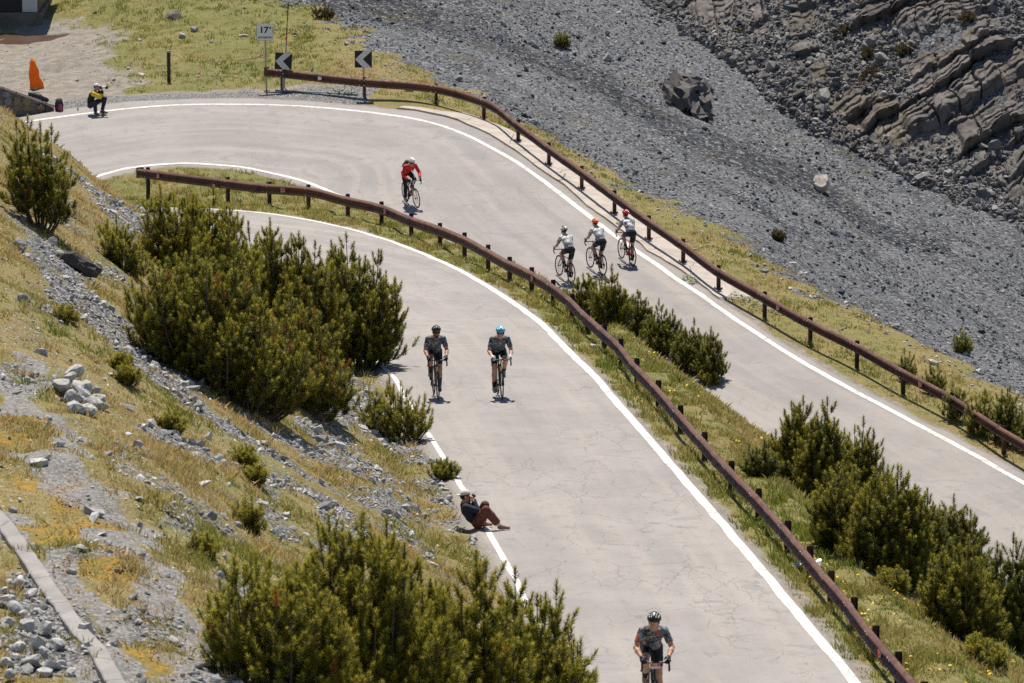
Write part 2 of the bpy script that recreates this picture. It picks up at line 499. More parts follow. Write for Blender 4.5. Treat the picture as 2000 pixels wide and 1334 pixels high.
SCREE_EDGE = world_line([(540,2),(640,35),(700,75),(760,112),(830,152),(900,182),(960,215),(1030,255),(1100,290),(1180,340),(1300,400),(1400,455),(1500,520),(1600,575),(1700,625),(1800,680),(1900,730),(1998,780)])
SCREE_EDGE = np.r_[[SCREE_EDGE[0] + np.array([-5.5, 16.])], SCREE_EDGE, [SCREE_EDGE[-1] + np.array([9., -22.])]]
STONE_BANDS = [([(150,345),(230,400),(290,440),(340,520)], 1.5, 1.0), ([(230,350),(300,400),(330,450)], .9, .8), ([(70,470),(150,560),(220,650),(330,760),(430,835),(520,880)], .75, 1.0),
               ([(560,862),(640,885),(690,900)], .9, 1.0), ([(640,700),(680,760),(700,820),(760,880)], .9, .95), ([(860,930),(900,985),(940,1040),(985,1095)], .45, .9),
               ([(330,870),(450,915),(560,950),(640,990),(720,1010)], .55, .75), ([(600,930),(760,980),(850,1010)], .4, .6), ([(640,1080),(740,1010),(800,1000)], .5, .6),
               ([(0,1150),(60,1230),(130,1300)], .7, .7), ([(0,600),(100,700),(130,760)], .5, .4), ([(250,880),(330,960),(420,1000)], .6, .5), ([(0,400),(60,470),(120,520)], .5, .5)]
PATHS = [([(0,690),(60,790),(130,880),(200,990),(280,1090),(360,1200),(430,1300),(470,1334)], .38), ([(20,1000),(90,1090),(150,1170),(230,1270),(290,1334)], .32),
         ([(360,1210),(410,1260),(440,1334)], .75)]
ORANGE = [([(0,830),(70,930),(140,1040),(210,1140),(270,1220),(330,1290)], .7), ([(0,920),(60,1000)], .8), ([(380,1180),(430,1230)], .4), ([(0,770),(60,840),(160,960)], .5)]
STONE_BANDS = [(world_line(p), w, k) for p, w, k in STONE_BANDS]
PATHS = [(world_line(p), w) for p, w in PATHS]
ORANGE = [(world_line(p), w) for p, w in ORANGE]
LAYBY = world_line([(-60,160),(100,120),(130,100),(200,120)])

SCREE_DARK = world_line([(780, 4), (900, 60), (1050, 120), (1200, 190), (1330, 260), (1450, 320), (1600, 390), (1750, 470)])
MSK_DARK = []
def masks(x, y, T):
    jx = x + fbm(x * .55, y * .55, 0, 3, 51) * .55; jy = y + fbm(x * .5, y * .5, 3., 3, 52) * .9
    hill = T['hill']
    stone = np.zeros(len(x)); path = np.zeros(len(x)); orange = np.zeros(len(x))
    for P, w, k in STONE_BANDS:
        d, _ = dist_line(P, jx, jy * 1.0)
        stone = np.maximum(stone, k * (1 - sstep(w * .55, w * 1.35, d)))
    n = fbm(x * .8, y * .6, 0, 4, 61)
    stone = np.maximum(stone, sstep(.25, .8, n) * .55) * hill
    for P, w in PATHS:
        d, _ = dist_line(P, jx, jy); path = np.maximum(path, 1 - sstep(w * .5, w * 1.5, d))
    path *= hill
    for P, w in ORANGE:
        d, _ = dist_line(P, jx, jy); orange = np.maximum(orange, 1 - sstep(w * .4, w * 1.5, d))
    orange *= hill * sstep(-.5, .35, fbm(x * 1.5, y * 1.0, 0, 3, 71))
    outside = (~T['inside']) & (~T['between']) & (T['sO'] < S_APEX)
    d, sg = dist_line(SCREE_EDGE, jx, jy)
    sd = np.where(sg < 0, d, -d)                      # positive beyond the edge of the grass
    scree = sstep(-.5, 1.0, sd + fbm(x * .9, y * .9, 0, 3, 81) * .8) * outside
    # lay-by of packed gravel behind the bend, and gravel right at its edge
    lay = sstep(-12.4, -15.0, x + (y - 193) * .16 + n * .9) * (1 - sstep(208, 214, y + n * 2)) * outside * (y > 186)
    stone = np.maximum(stone, (1 - sstep(1.6, 3.2, T['dO'] + n * .6)) * outside * (T['sO'] > S_ENTRY + 9) * (y > 183) * .62)
    lay = np.maximum(lay, (1 - sstep(2.0, 3.4, T['dO'] + n * .5)) * outside * (T['sO'] > S_ENTRY + 9) * (y > 183))
    edge_d = np.where(T['inside'], 0, np.minimum(np.abs(T['dO']), np.minimum(T['aL'], T['aR'])))
    lay = np.maximum(lay, (1 - sstep(.02, .32, edge_d + .16 * fbm(x * 1.1, y * .6, 0, 3, 92))) * .85)
    green = np.where(T['between'], .5 + .5 * sstep(-.6, .4, fbm(x * .6, y * .4, 0, 3, 91)), .30 + .42 * n)
    green = np.where(outside, .34 + .45 * n + .55 * sstep(-5, -10, x) * (y > 186), green)
    dk, _ = dist_line(SCREE_DARK, x + fbm(x * .3, y * .15, 0, 4, 95) * 2.2, y)
    MSK_DARK.append(np.clip(1 - sstep(.6, 4.2, dk) + .25 * fbm(x * .4, y * .2, 0, 3, 96), 0, 1))
    return stone, path, orange, scree, lay, np.clip(green, 0, 1)

_m = masks(GX.ravel(), GY.ravel(), T)
MSK = dict(zip(('stone', 'path', 'orange', 'scree', 'lay', 'green'), [a.reshape(GX.shape) for a in _m]))
for k in ('hill', 'between', 'inside', 'dO', 'aL', 'aR', 'sO'): MSK[k] = np.asarray(T[k], float).reshape(GX.shape)
def mask_at(k, x, y): return ground_z(x, y, MSK[k])

# ------------------------------------------------------------------ ground material
def ground_mat():
    m = NT('ground_cover'); p = m.geo()
    a = m.sep(m.attr('mask_a')); b = m.sep(m.attr('mask_b'))
    stone, path, orange = a[0], a[1], a[2]; scree, lay, green = b[0], b[1], b[2]
    nf = m.noise(p, 9, 5, .65); nm = m.noise(p, 2.3, 5, .6); nb = m.noise(p, .35, 4, .55); nx = m.noise(p, 34, 3, .6)
    g = m.math('ADD', green, m.math('MULTIPLY', m.math('SUBTRACT', nm, .5), 1.5), clamp=True)
    grass = m.mix(g, (.29, .215, .092), (.135, .165, .036))
    grass = m.mix(m.ramp(nf, .40, .62), grass, m.mix(nm, (.34, .26, .135), (.065, .075, .018)))
    grass = m.mix(m.ramp(m.noise(p, 16, 4, .7), .50, .68, 0, .8), grass, (.36, .29, .14))
    grass = m.mix(m.ramp(nx, .56, .66, 0, .85), grass, (.045, .042, .018))
    # gravel: cells of pale and dark chips
    vc = m.n('ShaderNodeTexVoronoi', feature='F1'); m.l(p, vc.inputs['Vector']); vc.inputs['Scale'].default_value = 17
    cell = m.sep(vc.outputs['Color'])[0]
    chips = m.mix(cell, (.115, .115, .12), (.40, .39, .375))
    chips = m.mix(m.ramp(vc.outputs['Distance'], .35, .75), chips, (.07, .068, .065))
    pathc = m.mix(m.ramp(nf, .35, .65), (.20, .185, .165), (.36, .34, .315))
    pathc = m.mix(.45, pathc, chips)
    orangec = m.mix(m.ramp(nf, .42, .66), (.19, .165, .055), (.40, .215, .035))
    laywarm = m.mix(m.ramp(nm, .35, .7), (.22, .19, .145), (.36, .315, .255)); laywarm = m.mix(.28, laywarm, chips)
    # slate scree: dark blue grey with long paler streaks running down the fall line
    pr_ = m.mapv(p, rot=(0, 0, R(-25.5))); st = m.math('ADD', m.math('MULTIPLY', m.noise(m.mapv(pr_, (.8, .07, .2)), 1.0, 4, .6), .62), m.math('MULTIPLY', m.noise(m.mapv(pr_, (3.2, .22, .8)), 1.0, 4, .65), .38))
    vs = m.n('ShaderNodeTexVoronoi', feature='F1'); m.l(p, vs.inputs['Vector']); vs.inputs['Scale'].default_value = 9
    sc = m.sep(vs.outputs['Color'])[0]
    st = m.math('SUBTRACT', m.math('ADD', st, .08), m.math('MULTIPLY', m.sep(m.attr('mask_c'))[0], .24)); slate = m.mix(m.ramp(st, .30, .62), (.032, .036, .045), (.170, .177, .190))
    slate = m.mix(m.ramp(sc, .62, 1.0), slate, (.34, .335, .32)); slate = m.mix(m.ramp(vs.outputs['Distance'], .4, .9), slate, (.03, .031, .035))
    slate = m.mix(m.math('MULTIPLY', m.ramp(nx, .40, .62), .45), slate, (.035, .036, .042))
    slate = m.mix(m.math('MULTIPLY', m.ramp(nb, .58, .68), m.ramp(nf, .45, .6)), slate, (.10, .085, .045))
    def th(mask, lo=.25, hi=.6, amt=.9):
        return m.ramp(m.math('ADD', mask, m.math('MULTIPLY', m.math('SUBTRACT', nf, .5), amt)), lo, hi)
    cell2 = m.sep(vc.outputs['Color'])[1]; hillm = m.sep(m.attr('mask_c'))[1]
    speck = m.math('MULTIPLY', m.math('MULTIPLY', m.ramp(cell2, .84, .87), m.ramp(vc.outputs['Distance'], .5, .35)), m.math('MULTIPLY', hillm, m.ramp(nm, .40, .55)))
    c = m.mix(m.math('MULTIPLY', speck, .85), grass, m.mix(cell, (.34, .33, .31), (.58, .56, .53)))
    c = m.mix(th(orange, .3, .75, 1.5), c, orangec)
    c = m.mix(th(path, .3, .7, .9), c, pathc)
    c = m.mix(th(lay, .35, .65, .7), c, laywarm)
    c = m.mix(th(stone, .35, .6, .8), c, chips)
    c = m.mix(th(scree, .35, .65, .7), c, slate)
    m.col(c); m.rough(.95); m.b.inputs['Specular IOR Level'].default_value = .12
    h = m.math('ADD', m.math('MULTIPLY', nf, .6), m.math('MULTIPLY', vc.outputs['Distance'], -.5))
    m.bump(m.math('ADD', h, nx), .9, .035)
    return m.mat
GROUND_MAT = ground_mat()
me = np_mesh('ground', np.c_[GX.ravel(), GY.ravel(), GZ.ravel()], grid_faces(*GX.shape), smooth=True)
one = np.ones(GX.size)
add_attr(me, 'mask_a', np.stack([_m[0], _m[1], _m[2], one], 1)); add_attr(me, 'mask_b', np.stack([_m[3], _m[4], _m[5], one], 1)); add_attr(me, 'mask_c', np.stack([MSK_DARK[0], np.asarray(T['hill'], float), one, one], 1))
tag(link('ground', me, GROUND_MAT), kind='structure')

# ------------------------------------------------------------------ asphalt, painted lines, concrete strip
def asphalt_mat():
    m = NT('asphalt'); p = m.geo(); uv = m.coord('UV')
    n1 = m.noise(p, .45, 5, .6); n2 = m.noise(p, 2.2, 5, .6); n3 = m.noise(p, 22, 4, .7); n4 = m.noise(p, 90, 2, .6)
    streak = m.noise(m.mapv(uv, (1.5, .05, 1)), 1.0, 4, .55)
    c = m.mix(m.ramp(n1, .3, .7), (.248, .227, .216), (.328, .301, .286))
    c = m.mix(m.math('MULTIPLY', m.ramp(streak, .45, .70), .75), c, (.385, .34, .305))
    c = m.mix(m.math('MULTIPLY', m.ramp(streak, .46, .28), .65), c, (.21, .203, .202))
    c = m.mix(m.math('MULTIPLY', m.ramp(n2, .54, .68), .55), c, (.20, .193, .187)); c = m.mix(m.math('MULTIPLY', m.ramp(m.noise(p, .9, 3, .5, 1.2), .62, .70), .6), c, (.205, .205, .208))
    c = m.mix(m.ramp(n3, .30, .75, 0, .5), c, (.215, .20, .185))
    c = m.mix(m.ramp(n4, .35, .7, 0, .40), c, (.38, .36, .33))
    y = m.n('ShaderNodeSeparateXYZ'); m.l(p, y.inputs[0])
    w = m.n('ShaderNodeVectorMath', operation='ADD'); m.l(p, w.inputs[0])
    nv = m.n('ShaderNodeVectorMath', operation='SCALE'); m.l(m.noise(p, 2.6, 4, .6, out=1), nv.inputs[0]); nv.inputs['Scale'].default_value = .38; m.l(nv.outputs[0], w.inputs[1])
    wv = m.mapv(w.outputs[0], (1, .30, 1)); cr = m.vor(wv, 1.7, 'DISTANCE_TO_EDGE'); cr2 = m.vor(wv, .6, 'DISTANCE_TO_EDGE')
    near = m.ramp(y.outputs[1], 128, 105); near = m.math('ADD', m.math('MULTIPLY', near, .16), m.ramp(m.noise(p, .22, 3), .4, .75, -.12, .13))
    patch = m.ramp(m.math('ADD', m.noise(p, .55, 4, .6), near), .52, .64)
    k = m.math('MULTIPLY', m.ramp(cr, .014, .003), patch); k2 = m.math('MULTIPLY', m.ramp(cr2, .007, .0015), m.ramp(m.noise(p, .3, 3), .50, .60))
    crack = m.math('MAXIMUM', k, k2)
    c = m.mix(m.math('MULTIPLY', crack, m.ramp(y.outputs[1], 150, 105, .14, .32)), c, (.055, .05, .047))
    ed = m.ramp(m.attr('edge', 'Fac'), .28, .0)
    c = m.mix(m.math('MULTIPLY', ed, m.ramp(n3, .35, .6)), c, (.19, .165, .13))
    m.col(c); m.rough(.9); m.b.inputs['Specular IOR Level'].default_value = .2
    m.bump(m.math('SUBTRACT', m.math('ADD', n3, n4), m.math('MULTIPLY', crack, 1.5)), .5, .012)
    return m.mat
ASPHALT = asphalt_mat()
NC = 18
fr = np.r_[0, .03, .08, np.linspace(.15, .85, NC - 6), .92, .97, 1]
P = []; UVs = []; edge = []
sarr = np.arange(NS)
vlen = np.r_[0, np.cumsum(np.linalg.norm(np.diff((EO + EI) / 2, axis=0), axis=1))]
for f in fr:
    q = strip_point(sarr, f * WID); P.append(q); UVs.append(np.c_[f * WID, vlen]); edge.append(np.minimum(f, 1 - f) * WID)
P = np.stack(P, 1); UVs = np.stack(UVs, 1); edge = np.stack(edge, 1)
P[..., 2] += fbm(P[..., 0] * .4, P[..., 1] * .3, 0, 3, 101) * .015 + .0
P[:, 0, 2] -= .05; P[:, -1, 2] -= .05
me = np_mesh('road', P.reshape(-1, 3), grid_faces(NS, len(fr))[:, ::-1], smooth=True, uv=UVs.reshape(-1, 2))
a_ = me.attributes.new('edge', 'FLOAT', 'POINT'); a_.data.foreach_set('value', edge.astype(np.float32).ravel())
tag(link('road', me, ASPHALT), kind='structure')
def road_surface(s, dist):
    """xyz on the asphalt at fractional station s, `dist` metres inward of the outer edge"""
    q = strip_point(s, dist); q[:, 2] += fbm(q[:, 0] * .4, q[:, 1] * .3, 0, 3, 101) * .015
    return q

def paint_mat():
    m = NT('road_paint'); p = m.geo(); n = m.noise(p, 7, 5, .7); n2 = m.noise(p, 40, 3, .6); nb = m.noise(p, .7, 3)
    wear = m.ramp(m.math('ADD', m.math('ADD', n, m.math('MULTIPLY', n2, .5)), m.math('MULTIPLY', nb, .35)), .95, 1.06)
    cr = m.vor(p, 2.2, 'DISTANCE_TO_EDGE')
    wear = m.math('MAXIMUM', wear, m.math('MULTIPLY', m.ramp(cr, .02, .005), m.ramp(nb, .5, .6)))
    c = m.mix(m.ramp(n2, .3, .7), (.56, .545, .515), (.72, .705, .67))
    m.col(m.mix(m.math('MULTIPLY', wear, .8), c, (.30, .28, .255))); m.rough(.75)
    return m.mat
PAINT = paint_mat()
def paint_line(name, s0, s1, centre, half, wob=.02):
    ss = np.arange(s0, s1); w = wob * vnoise(ss * .8, ss * 0.0, 0, 5)
    A = road_surface(ss, centre[ss] - half + w); B = road_surface(ss, centre[ss] + half + w * .4); C_ = (A + B) / 2; C_[:, 2] = (A[:, 2] + B[:, 2]) / 2
    V = np.stack([A, C_, B], 1); V[..., 2] += .007
    me = np_mesh(name, V.reshape(-1, 3), grid_faces(len(ss), 3)[:, ::-1], smooth=True)
    tag(link(name, me, PAINT), kind='structure')
paint_line('road_line', 0, S_APEX, MO, .10)
paint_line('road_line', S_APEX, NS, MO, .06)
paint_line('road_line', S_ENTRY - 18, S_EXIT - 8, WID - MI, .11)
paint_line('road_line', S_EXIT - 12, NS, WID - MI, .10)

def concrete_mat(name, c0, c1):
    m = NT(name); p = m.geo(); n = m.noise(p, 1.6, 5, .65); n2 = m.noise(p, 28, 4, .7); n3 = m.noise(p, .5, 3)
    c = m.mix(m.ramp(n, .3, .7), c0, c1); c = m.mix(m.ramp(n2, .55, .75, 0, .5), c, tuple(k * .55 for k in c0))
    c = m.mix(m.math('MULTIPLY', m.ramp(m.vor(p, .7, 'DISTANCE_TO_EDGE'), .012, .003), m.ramp(n3, .4, .55)), c, (.06, .05, .045))
    m.col(c); m.rough(.92); m.bump(n2, .5, .01); return m.mat
CONCRETE = concrete_mat('pale_concrete', (.36, .31, .265), (.47, .415, .36))
sA = int(np.argmin(np.linalg.norm(EO - at(1405, 580, 163.5)[:2], axis=1))); sB = int(np.argmin(np.linalg.norm(EO - np.array([-4.4, 189.2]), axis=1)))
ss = np.arange(sA, sB + 1)
rows = []
inw = -.10 + .10 * (vnoise(ss * .5, ss * 0.) + 1) * .5
outw = 1.30 + .05 * vnoise(ss * .2, ss * 0. + 4)
for d, dz in ((-.02, -.25), (.0, .018), (.35, .035), (.7, .045), (1.0, .045), (1.0, -.4)):
    dd = np.where(d <= 0, inw, inw + d * (outw - inw)) if d < 1 or True else outw
    q = EO[ss] - _u[ss] * dd[:, None]; rows.append(np.c_[q, EOz[ss] + dz - .06 * dd])
V = np.stack(rows, 1)
V[0, :, 2] = V[0, :, 2].min() ; V[-1, :, 2] = V[-1, :, 2].min()
me = np_mesh('concrete_strip', V.reshape(-1, 3), grid_faces(len(ss), 6), smooth=False)
tag(link('pavement', me, CONCRETE), kind='structure')

# ------------------------------------------------------------------ camera, sun, sky
cam = bpy.data.cameras.new('camera'); co = bpy.data.objects.new('camera', cam); COL.objects.link(co)
co.location = (0, 0, CAMZ); co.rotation_euler = (math.pi / 2 - PITCH, 0, 0)
cam.sensor_width = 36; cam.lens = FPX / 2000 * 36; cam.clip_start = 1; cam.clip_end = 3000
cam.dof.use_dof = True; cam.dof.focus_distance = 135; cam.dof.aperture_fstop = 5.0
SC.camera = co
SUN_EL, SUN_AZ = R(65), R(-6)          # azimuth from +y toward +x
sd = Vector((math.sin(SUN_AZ) * math.cos(SUN_EL), math.cos(SUN_AZ) * math.cos(SUN_EL), math.sin(SUN_EL)))
sl = bpy.data.lights.new('sun', 'SUN'); so = bpy.data.objects.new('sun', sl); COL.objects.link(so)
sl.energy = 4.65; sl.angle = R(.53); sl.color = (1.0, .935, .835)
so.rotation_euler = sd.to_track_quat('Z', 'Y').to_euler(); so.location = (0, 150, 120)
w = bpy.data.worlds.new('World'); SC.world = w; w.use_nodes = True
bg = w.node_tree.nodes['Background']; sky = w.node_tree.nodes.new('ShaderNodeTexSky'); sky.sky_type = 'NISHITA'; sky.sun_disc = False
sky.sun_elevation = SUN_EL; sky.sun_rotation = SUN_AZ; sky.altitude = 2000; sky.air_density = 1.0; sky.dust_density = 1.2
w.node_tree.links.new(sky.outputs[0], bg.inputs[0]); bg.inputs[1].default_value = .08
SC.view_settings.view_transform = 'Standard'; SC.view_settings.look = 'None'; SC.view_settings.exposure = .48; SC.view_settings.gamma = 1
SC.cycles.max_bounces = 5; SC.cycles.diffuse_bounces = 3; SC.cycles.transparent_max_bounces = 8
SC.cycles.use_denoising = False
# ------------------------------------------------------------------ rock ledges across the gully
def rock_slope():
    xs = []
    ux = np.linspace(1180, 2420, 760)
    vv = np.r_[np.linspace(-.8, 15.5, 600)]
    kx = np.array([ray(u, 667)[0] for u in ux])
    # start of each column: where the sight column meets the gully
    gy = []
    for k in kx:
        f = GULLY[:, 0] - k * GULLY[:, 1]
        i = np.argmin(np.abs(f)); gy.append(GULLY[i, 1])
    gy = smooth(np.array(gy)[:, None], 30)[:, 0]
    Y = gy[None, :] + vv[:, None]; X = kx[None, :] * Y
    x, y = X.ravel(), Y.ravel()
    z = rbf(x, y)
    v = np.repeat(vv[:, None], len(ux), 1).ravel()
    # bedding: layers rise to the right; each layer is a step with a sharp lip, broken into blocks by joints
    def ledge(p):
        px, pz, r1, r2, a = p
        return a * np.exp(-(((x - px) / r1) ** 2 + ((z - pz) / r2) ** 2))
    g = lambda u, w: (lambda h: (h[0], h[2]))(hit(u, w, 185))
    L = np.zeros(len(x))
    for (u, w_, r1, r2, a) in [(1890,170,2.3,1.5,1.15),(1720,235,1.7,.9,.95),(1900,310,2.4,1.1,1.0),(1390,20,1.2,1.1,1.0),(1780,25,3.2,.7,.8),(1985,110,1.2,1.3,.9),(1560,110,1.0,.8,.5),(1800,250,1.5,.9,.8),(2000,330,2,1.2,1),(2150,200,2.5,2.5,1),(1600,150,.7,.5,.7),(1480,70,.8,.6,.6),(1560,30,1.2,.6,.7),(1690,60,1.0,.6,.55),(1900,250,2.2,.8,.9),(1420,110,.6,.5,.6),(1640,200,.8,.6,.6)]:
        px_, pz_ = g(u, w_); L = np.maximum(L, ledge((px_, pz_, r1, r2, a)))
    L = np.clip(L + .50 * fbm(x * .6, z * .7, 0, 4, 201), 0, 1.2) * sstep(.2, 1.6, v)
    warp = fbm(x * .30, z * .30, y * .1, 3, 202) * .30 + fbm(x * 1.6, z * 1.6, 0, 3, 203) * .07
    b0 = z - .44 * x + warp
    bed = b0 * 1.05 + .35 * np.sin(b0 * 2.1); li = np.floor(bed); f = bed - li
    h1 = _hash(li, li * 0 + 3, li * 0)
    joint = (x + .3 * z) * (.55 + .7 * _hash(li, li * 0 + 9, li * 0)) + 4 * _hash(li, li * 0 + 5, li * 0) + fbm(x * 1.2, z * 1.2, 0, 2, 204) * .25
    bi = np.floor(joint); fj = joint - bi; blk = _hash(bi, li, li * 0 + 7)
    thin = b0 * 4.6 + .5 * fbm(x * .8, z * .8, 0, 2, 206); ti = np.floor(thin); ft = thin - ti
    j2 = x * (1.6 + 1.2 * _hash(ti, ti * 0 + 2, ti * 0)) + 5 * _hash(ti, ti * 0 + 4, ti * 0) + fbm(x * 2, z * 2, 0, 2, 209) * .3
    blk2 = _hash(np.floor(j2), ti, ti * 0 + 1); f2 = j2 - np.floor(j2)
    prof = np.clip(1.08 - f, 0, 1) * sstep(0, .11, f)
    groove = sstep(0, .12, fj)
    disp = L * ((.35 + .75 * h1) * prof * (.35 + .85 * blk) * (.3 + .7 * groove) + .30 * blk2 * (.5 + .5 * sstep(0, .2, f2)) * sstep(0, .30, ft) * (1 - .5 * ft) + .10 * fbm(x * .8, z * .8, 0, 3, 208))
    rub = fbm(x * 2.3, z * 2.3, y * .7, 4, 205); rub2 = vnoise(x * 6, z * 6, y * 2, 207)
    disp = disp + (1 - L * .6) * (.15 * np.abs(rub) + .06 * rub2) + .03 * rub2 + .22 * (1 - L) * blk2 * sstep(.1, .6, fbm(x * .4, z * .5, 0, 3, 210))
    disp = disp * sstep(-.5, .8, v) - .45 * (1 - sstep(-.8, .25, v)) + .03
    V = np.c_[x - .10 * disp, y - .72 * disp, z + .55 * disp]
    me = np_mesh('rock_slope', V, grid_faces(*X.shape), smooth=False)
    add_attr(me, 'mask_a', np.stack([np.clip(L, 0, 1), f, blk, np.ones(len(x))], 1))
    return link('rock_slope', me, ROCK), V.reshape(*X.shape, 3), L.reshape(X.shape)

def rock_mat():
    m = NT('slate_rock'); p = m.geo(); a = m.sep(m.attr('mask_a'))
    n = m.noise(p, 1.1, 5, .65); nf = m.noise(p, 7, 5, .7); nb = m.noise(p, .28, 4, .6)
    led = m.mix(m.ramp(n, .3, .7), (.085, .074, .066), (.215, .19, .17))
    led = m.mix(m.math('MULTIPLY', a[2], .35), led, (.10, .095, .095))
    rub = m.mix(m.ramp(nf, .35, .68), (.075, .073, .074), (.25, .24, .228))
    c = m.mix(m.ramp(a[0], .25, .7), rub, led)
    c = m.mix(m.math('MULTIPLY', m.ramp(nf, .48, .62), m.ramp(nb, .53, .62)), c, (.135, .105, .045))
    c = m.mix(m.ramp(m.noise(p, 22, 3), .56, .72, 0, .5), c, (.05, .047, .045))
    m.col(c); m.rough(.95); m.b.inputs['Specular IOR Level'].default_value = .15; m.bump(nf, .7, .06)
    return m.mat
ROCK = rock_mat()
rock_obj, ROCKV, ROCKL = rock_slope()
tag(rock_obj, kind='structure')

# ------------------------------------------------------------------ stones
_PHI = (1 + 5 ** .5) / 2
_ico = np.array([(-1, _PHI, 0), (1, _PHI, 0), (-1, -_PHI, 0), (1, -_PHI, 0), (0, -1, _PHI), (0, 1, _PHI), (0, -1, -_PHI), (0, 1, -_PHI), (_PHI, 0, -1), (_PHI, 0, 1), (-_PHI, 0, -1), (-_PHI, 0, 1)]) / math.hypot(1, _PHI)
_icof = np.array([(0, 11, 5), (0, 5, 1), (0, 1, 7), (0, 7, 10), (0, 10, 11), (1, 5, 9), (5, 11, 4), (11, 10, 2), (10, 7, 6), (7, 1, 8), (3, 9, 4), (3, 4, 2), (3, 2, 6), (3, 6, 8), (3, 8, 9), (4, 9, 5), (2, 4, 11), (6, 2, 10), (8, 6, 7), (9, 8, 1)])
def subdiv(V, F):
    V = list(map(tuple, V)); c = {}; out = []
    def mid(a, b):
        k = (min(a, b), max(a, b))
        if k not in c:
            p = (np.array(V[a]) + np.array(V[b])) / 2; V.append(tuple(p / np.linalg.norm(p))); c[k] = len(V) - 1
        return c[k]
    for a, b, d in F:
        e, f, g = mid(a, b), mid(b, d), mid(d, a); out += [(a, e, g), (b, f, e), (d, g, f), (e, f, g)]
    return np.array(V), np.array(out)
_ico2, _ico2f = subdiv(_ico, _icof)
_ico3, _ico3f = subdiv(_ico2, _ico2f)
_ico4, _ico4f = subdiv(_ico3, _ico3f)
def rand_rot(n, g=rng):
    q = g.normal(size=(n, 4)); q /= np.linalg.norm(q, axis=1)[:, None]
    w, x, y, z = q.T
    return np.stack([1 - 2 * (y * y + z * z), 2 * (x * y - z * w), 2 * (x * z + y * w), 2 * (x * y + z * w), 1 - 2 * (x * x + z * z), 2 * (y * z - x * w), 2 * (x * z - y * w), 2 * (y * z + x * w), 1 - 2 * (x * x + y * y)], 1).reshape(n, 3, 3)
def chop(V, k, g, lo=.35, hi=.8):
    """cut a ball into a faceted stone with k random planes"""
    V = V.copy()
    for _ in range(k):
        n = g.normal(size=3); n /= np.linalg.norm(n); d = g.uniform(lo, hi)
        e = V @ n - d; V -= np.where(e > 0, e, 0)[:, None] * n
    return V
_sg = np.random.default_rng(3)
STONEV = [chop(_ico * _sg.uniform(.8, 1.25, (12, 1)), 4, _sg, .30, .62) for _ in range(18)]
def stones_mesh(name, pos, size, flat=(.45, .9), mat=None, tint=None, sink=.15):
    n = len(pos); Rm = rand_rot(n)
    var = np.array(STONEV)[rng.integers(0, len(STONEV), n)]
    sc = np.stack([rng.uniform(.8, 1.35, n), rng.uniform(.55, 1, n), rng.uniform(*flat, n)], 1) * size[:, None] * .5
    V = np.einsum('nij,nkj->nki', Rm, var * sc[:, None, :])
    V[..., 2] *= .8
    V += pos[:, None, :]; V[..., 2] += (size * (.28 - sink))[:, None]
    F = (_icof[None] + (np.arange(n) * 12)[:, None, None]).reshape(-1, 3)
    me = np_mesh(name, V.reshape(-1, 3), F)
    t = rng.uniform(0, 1, n) if tint is None else tint
    a_ = me.attributes.new('tint', 'FLOAT', 'POINT'); a_.data.foreach_set('value', np.repeat(t, 12).astype(np.float32))
    return link(name, me, mat)
def stone_mat(name, lo, mid, hi):
    m = NT(name); p = m.geo(); t = m.attr('tint', 'Fac'); n = m.noise(p, 14, 4, .65)
    c = m.mix(m.ramp(t, .0, .6), lo, mid); c = m.mix(m.ramp(t, .6, 1.0), c, hi)
    c = m.mix(m.ramp(n, .35, .7, 0, .5), c, tuple(k * .55 for k in lo))
    m.col(c); m.rough(.92); m.b.inputs['Specular IOR Level'].default_value = .2; m.bump(n, .5, .02); return m.mat
LIME = stone_mat('limestone', (.25, .245, .24), (.43, .42, .40), (.60, .58, .55))
SLATE = stone_mat('slate_chips', (.060, .065, .075), (.158, .164, .174), (.44, .44, .435))
RUBBLE = stone_mat('rubble', (.10, .095, .092), (.215, .205, .195), (.36, .345, .325))

def sample_uy(n, u0, u1, y0, y1):
    u = rng.uniform(u0, u1, n); y = rng.uniform(y0, y1, n)
    return (u - 1000) / FPX * y * 1.0 / (_c + 0) * _c / _c, y
def scatter(n, u0, u1, y0, y1, prob):
    u = rng.uniform(u0, u1, n); y = rng.uniform(y0, y1, n); x = (u - 1000) / FPX * y
    k = rng.uniform(0, 1, n) < prob(x, y)
    return x[k], y[k]

# pale stones of the near hillside
def pr(x, y):
    s = mask_at('stone', x, y); p_ = mask_at('path', x, y)
    h = mask_at('hill', x, y)
    return h * np.clip(.035 + 1.0 * sstep(.35, .7, s) + .10 * p_, 0, 1) * np.clip((160 / y) ** 1.0 * .8, 0, 1)
x, y = scatter(46000, -120, 1100, 62, 162, pr)
sz = np.clip(rng.lognormal(math.log(.085), .55, len(x)), .03, .42)
o = stones_mesh('loose_stones', np.c_[x, y, ground_z(x, y)], sz, mat=LIME)
tag(o, 'pale grey loose stones lying in streams down the grassy hillside', 'stones', kind='stuff')
# slate of the scree
def pr(x, y): return sstep(.4, .8, mask_at('scree', x, y)) * (.35 + .65 * sstep(-.3, .6, fbm(x * .25 + y * .1, y * .12, 0, 3, 77)))
x, y = scatter(60000, 480, 2080, 150, 226, pr)
sz = np.clip(rng.lognormal(math.log(.075), .5, len(x)), .04, .5)
tint = np.clip(rng.uniform(0, 1, len(x)) ** 1.4 - .25 * np.clip(1 - dist_line(SCREE_DARK, x, y)[0] / 3.5, 0, 1) + .15 * fbm(x * .2, y * .2, 0, 3, 78), 0, 1)
o = stones_mesh('scree_stones', np.c_[x, y, ground_z(x, y)], sz, mat=SLATE, tint=tint)
tag(o, 'dark grey slate chips covering the steep scree slope', 'scree', kind='stuff')
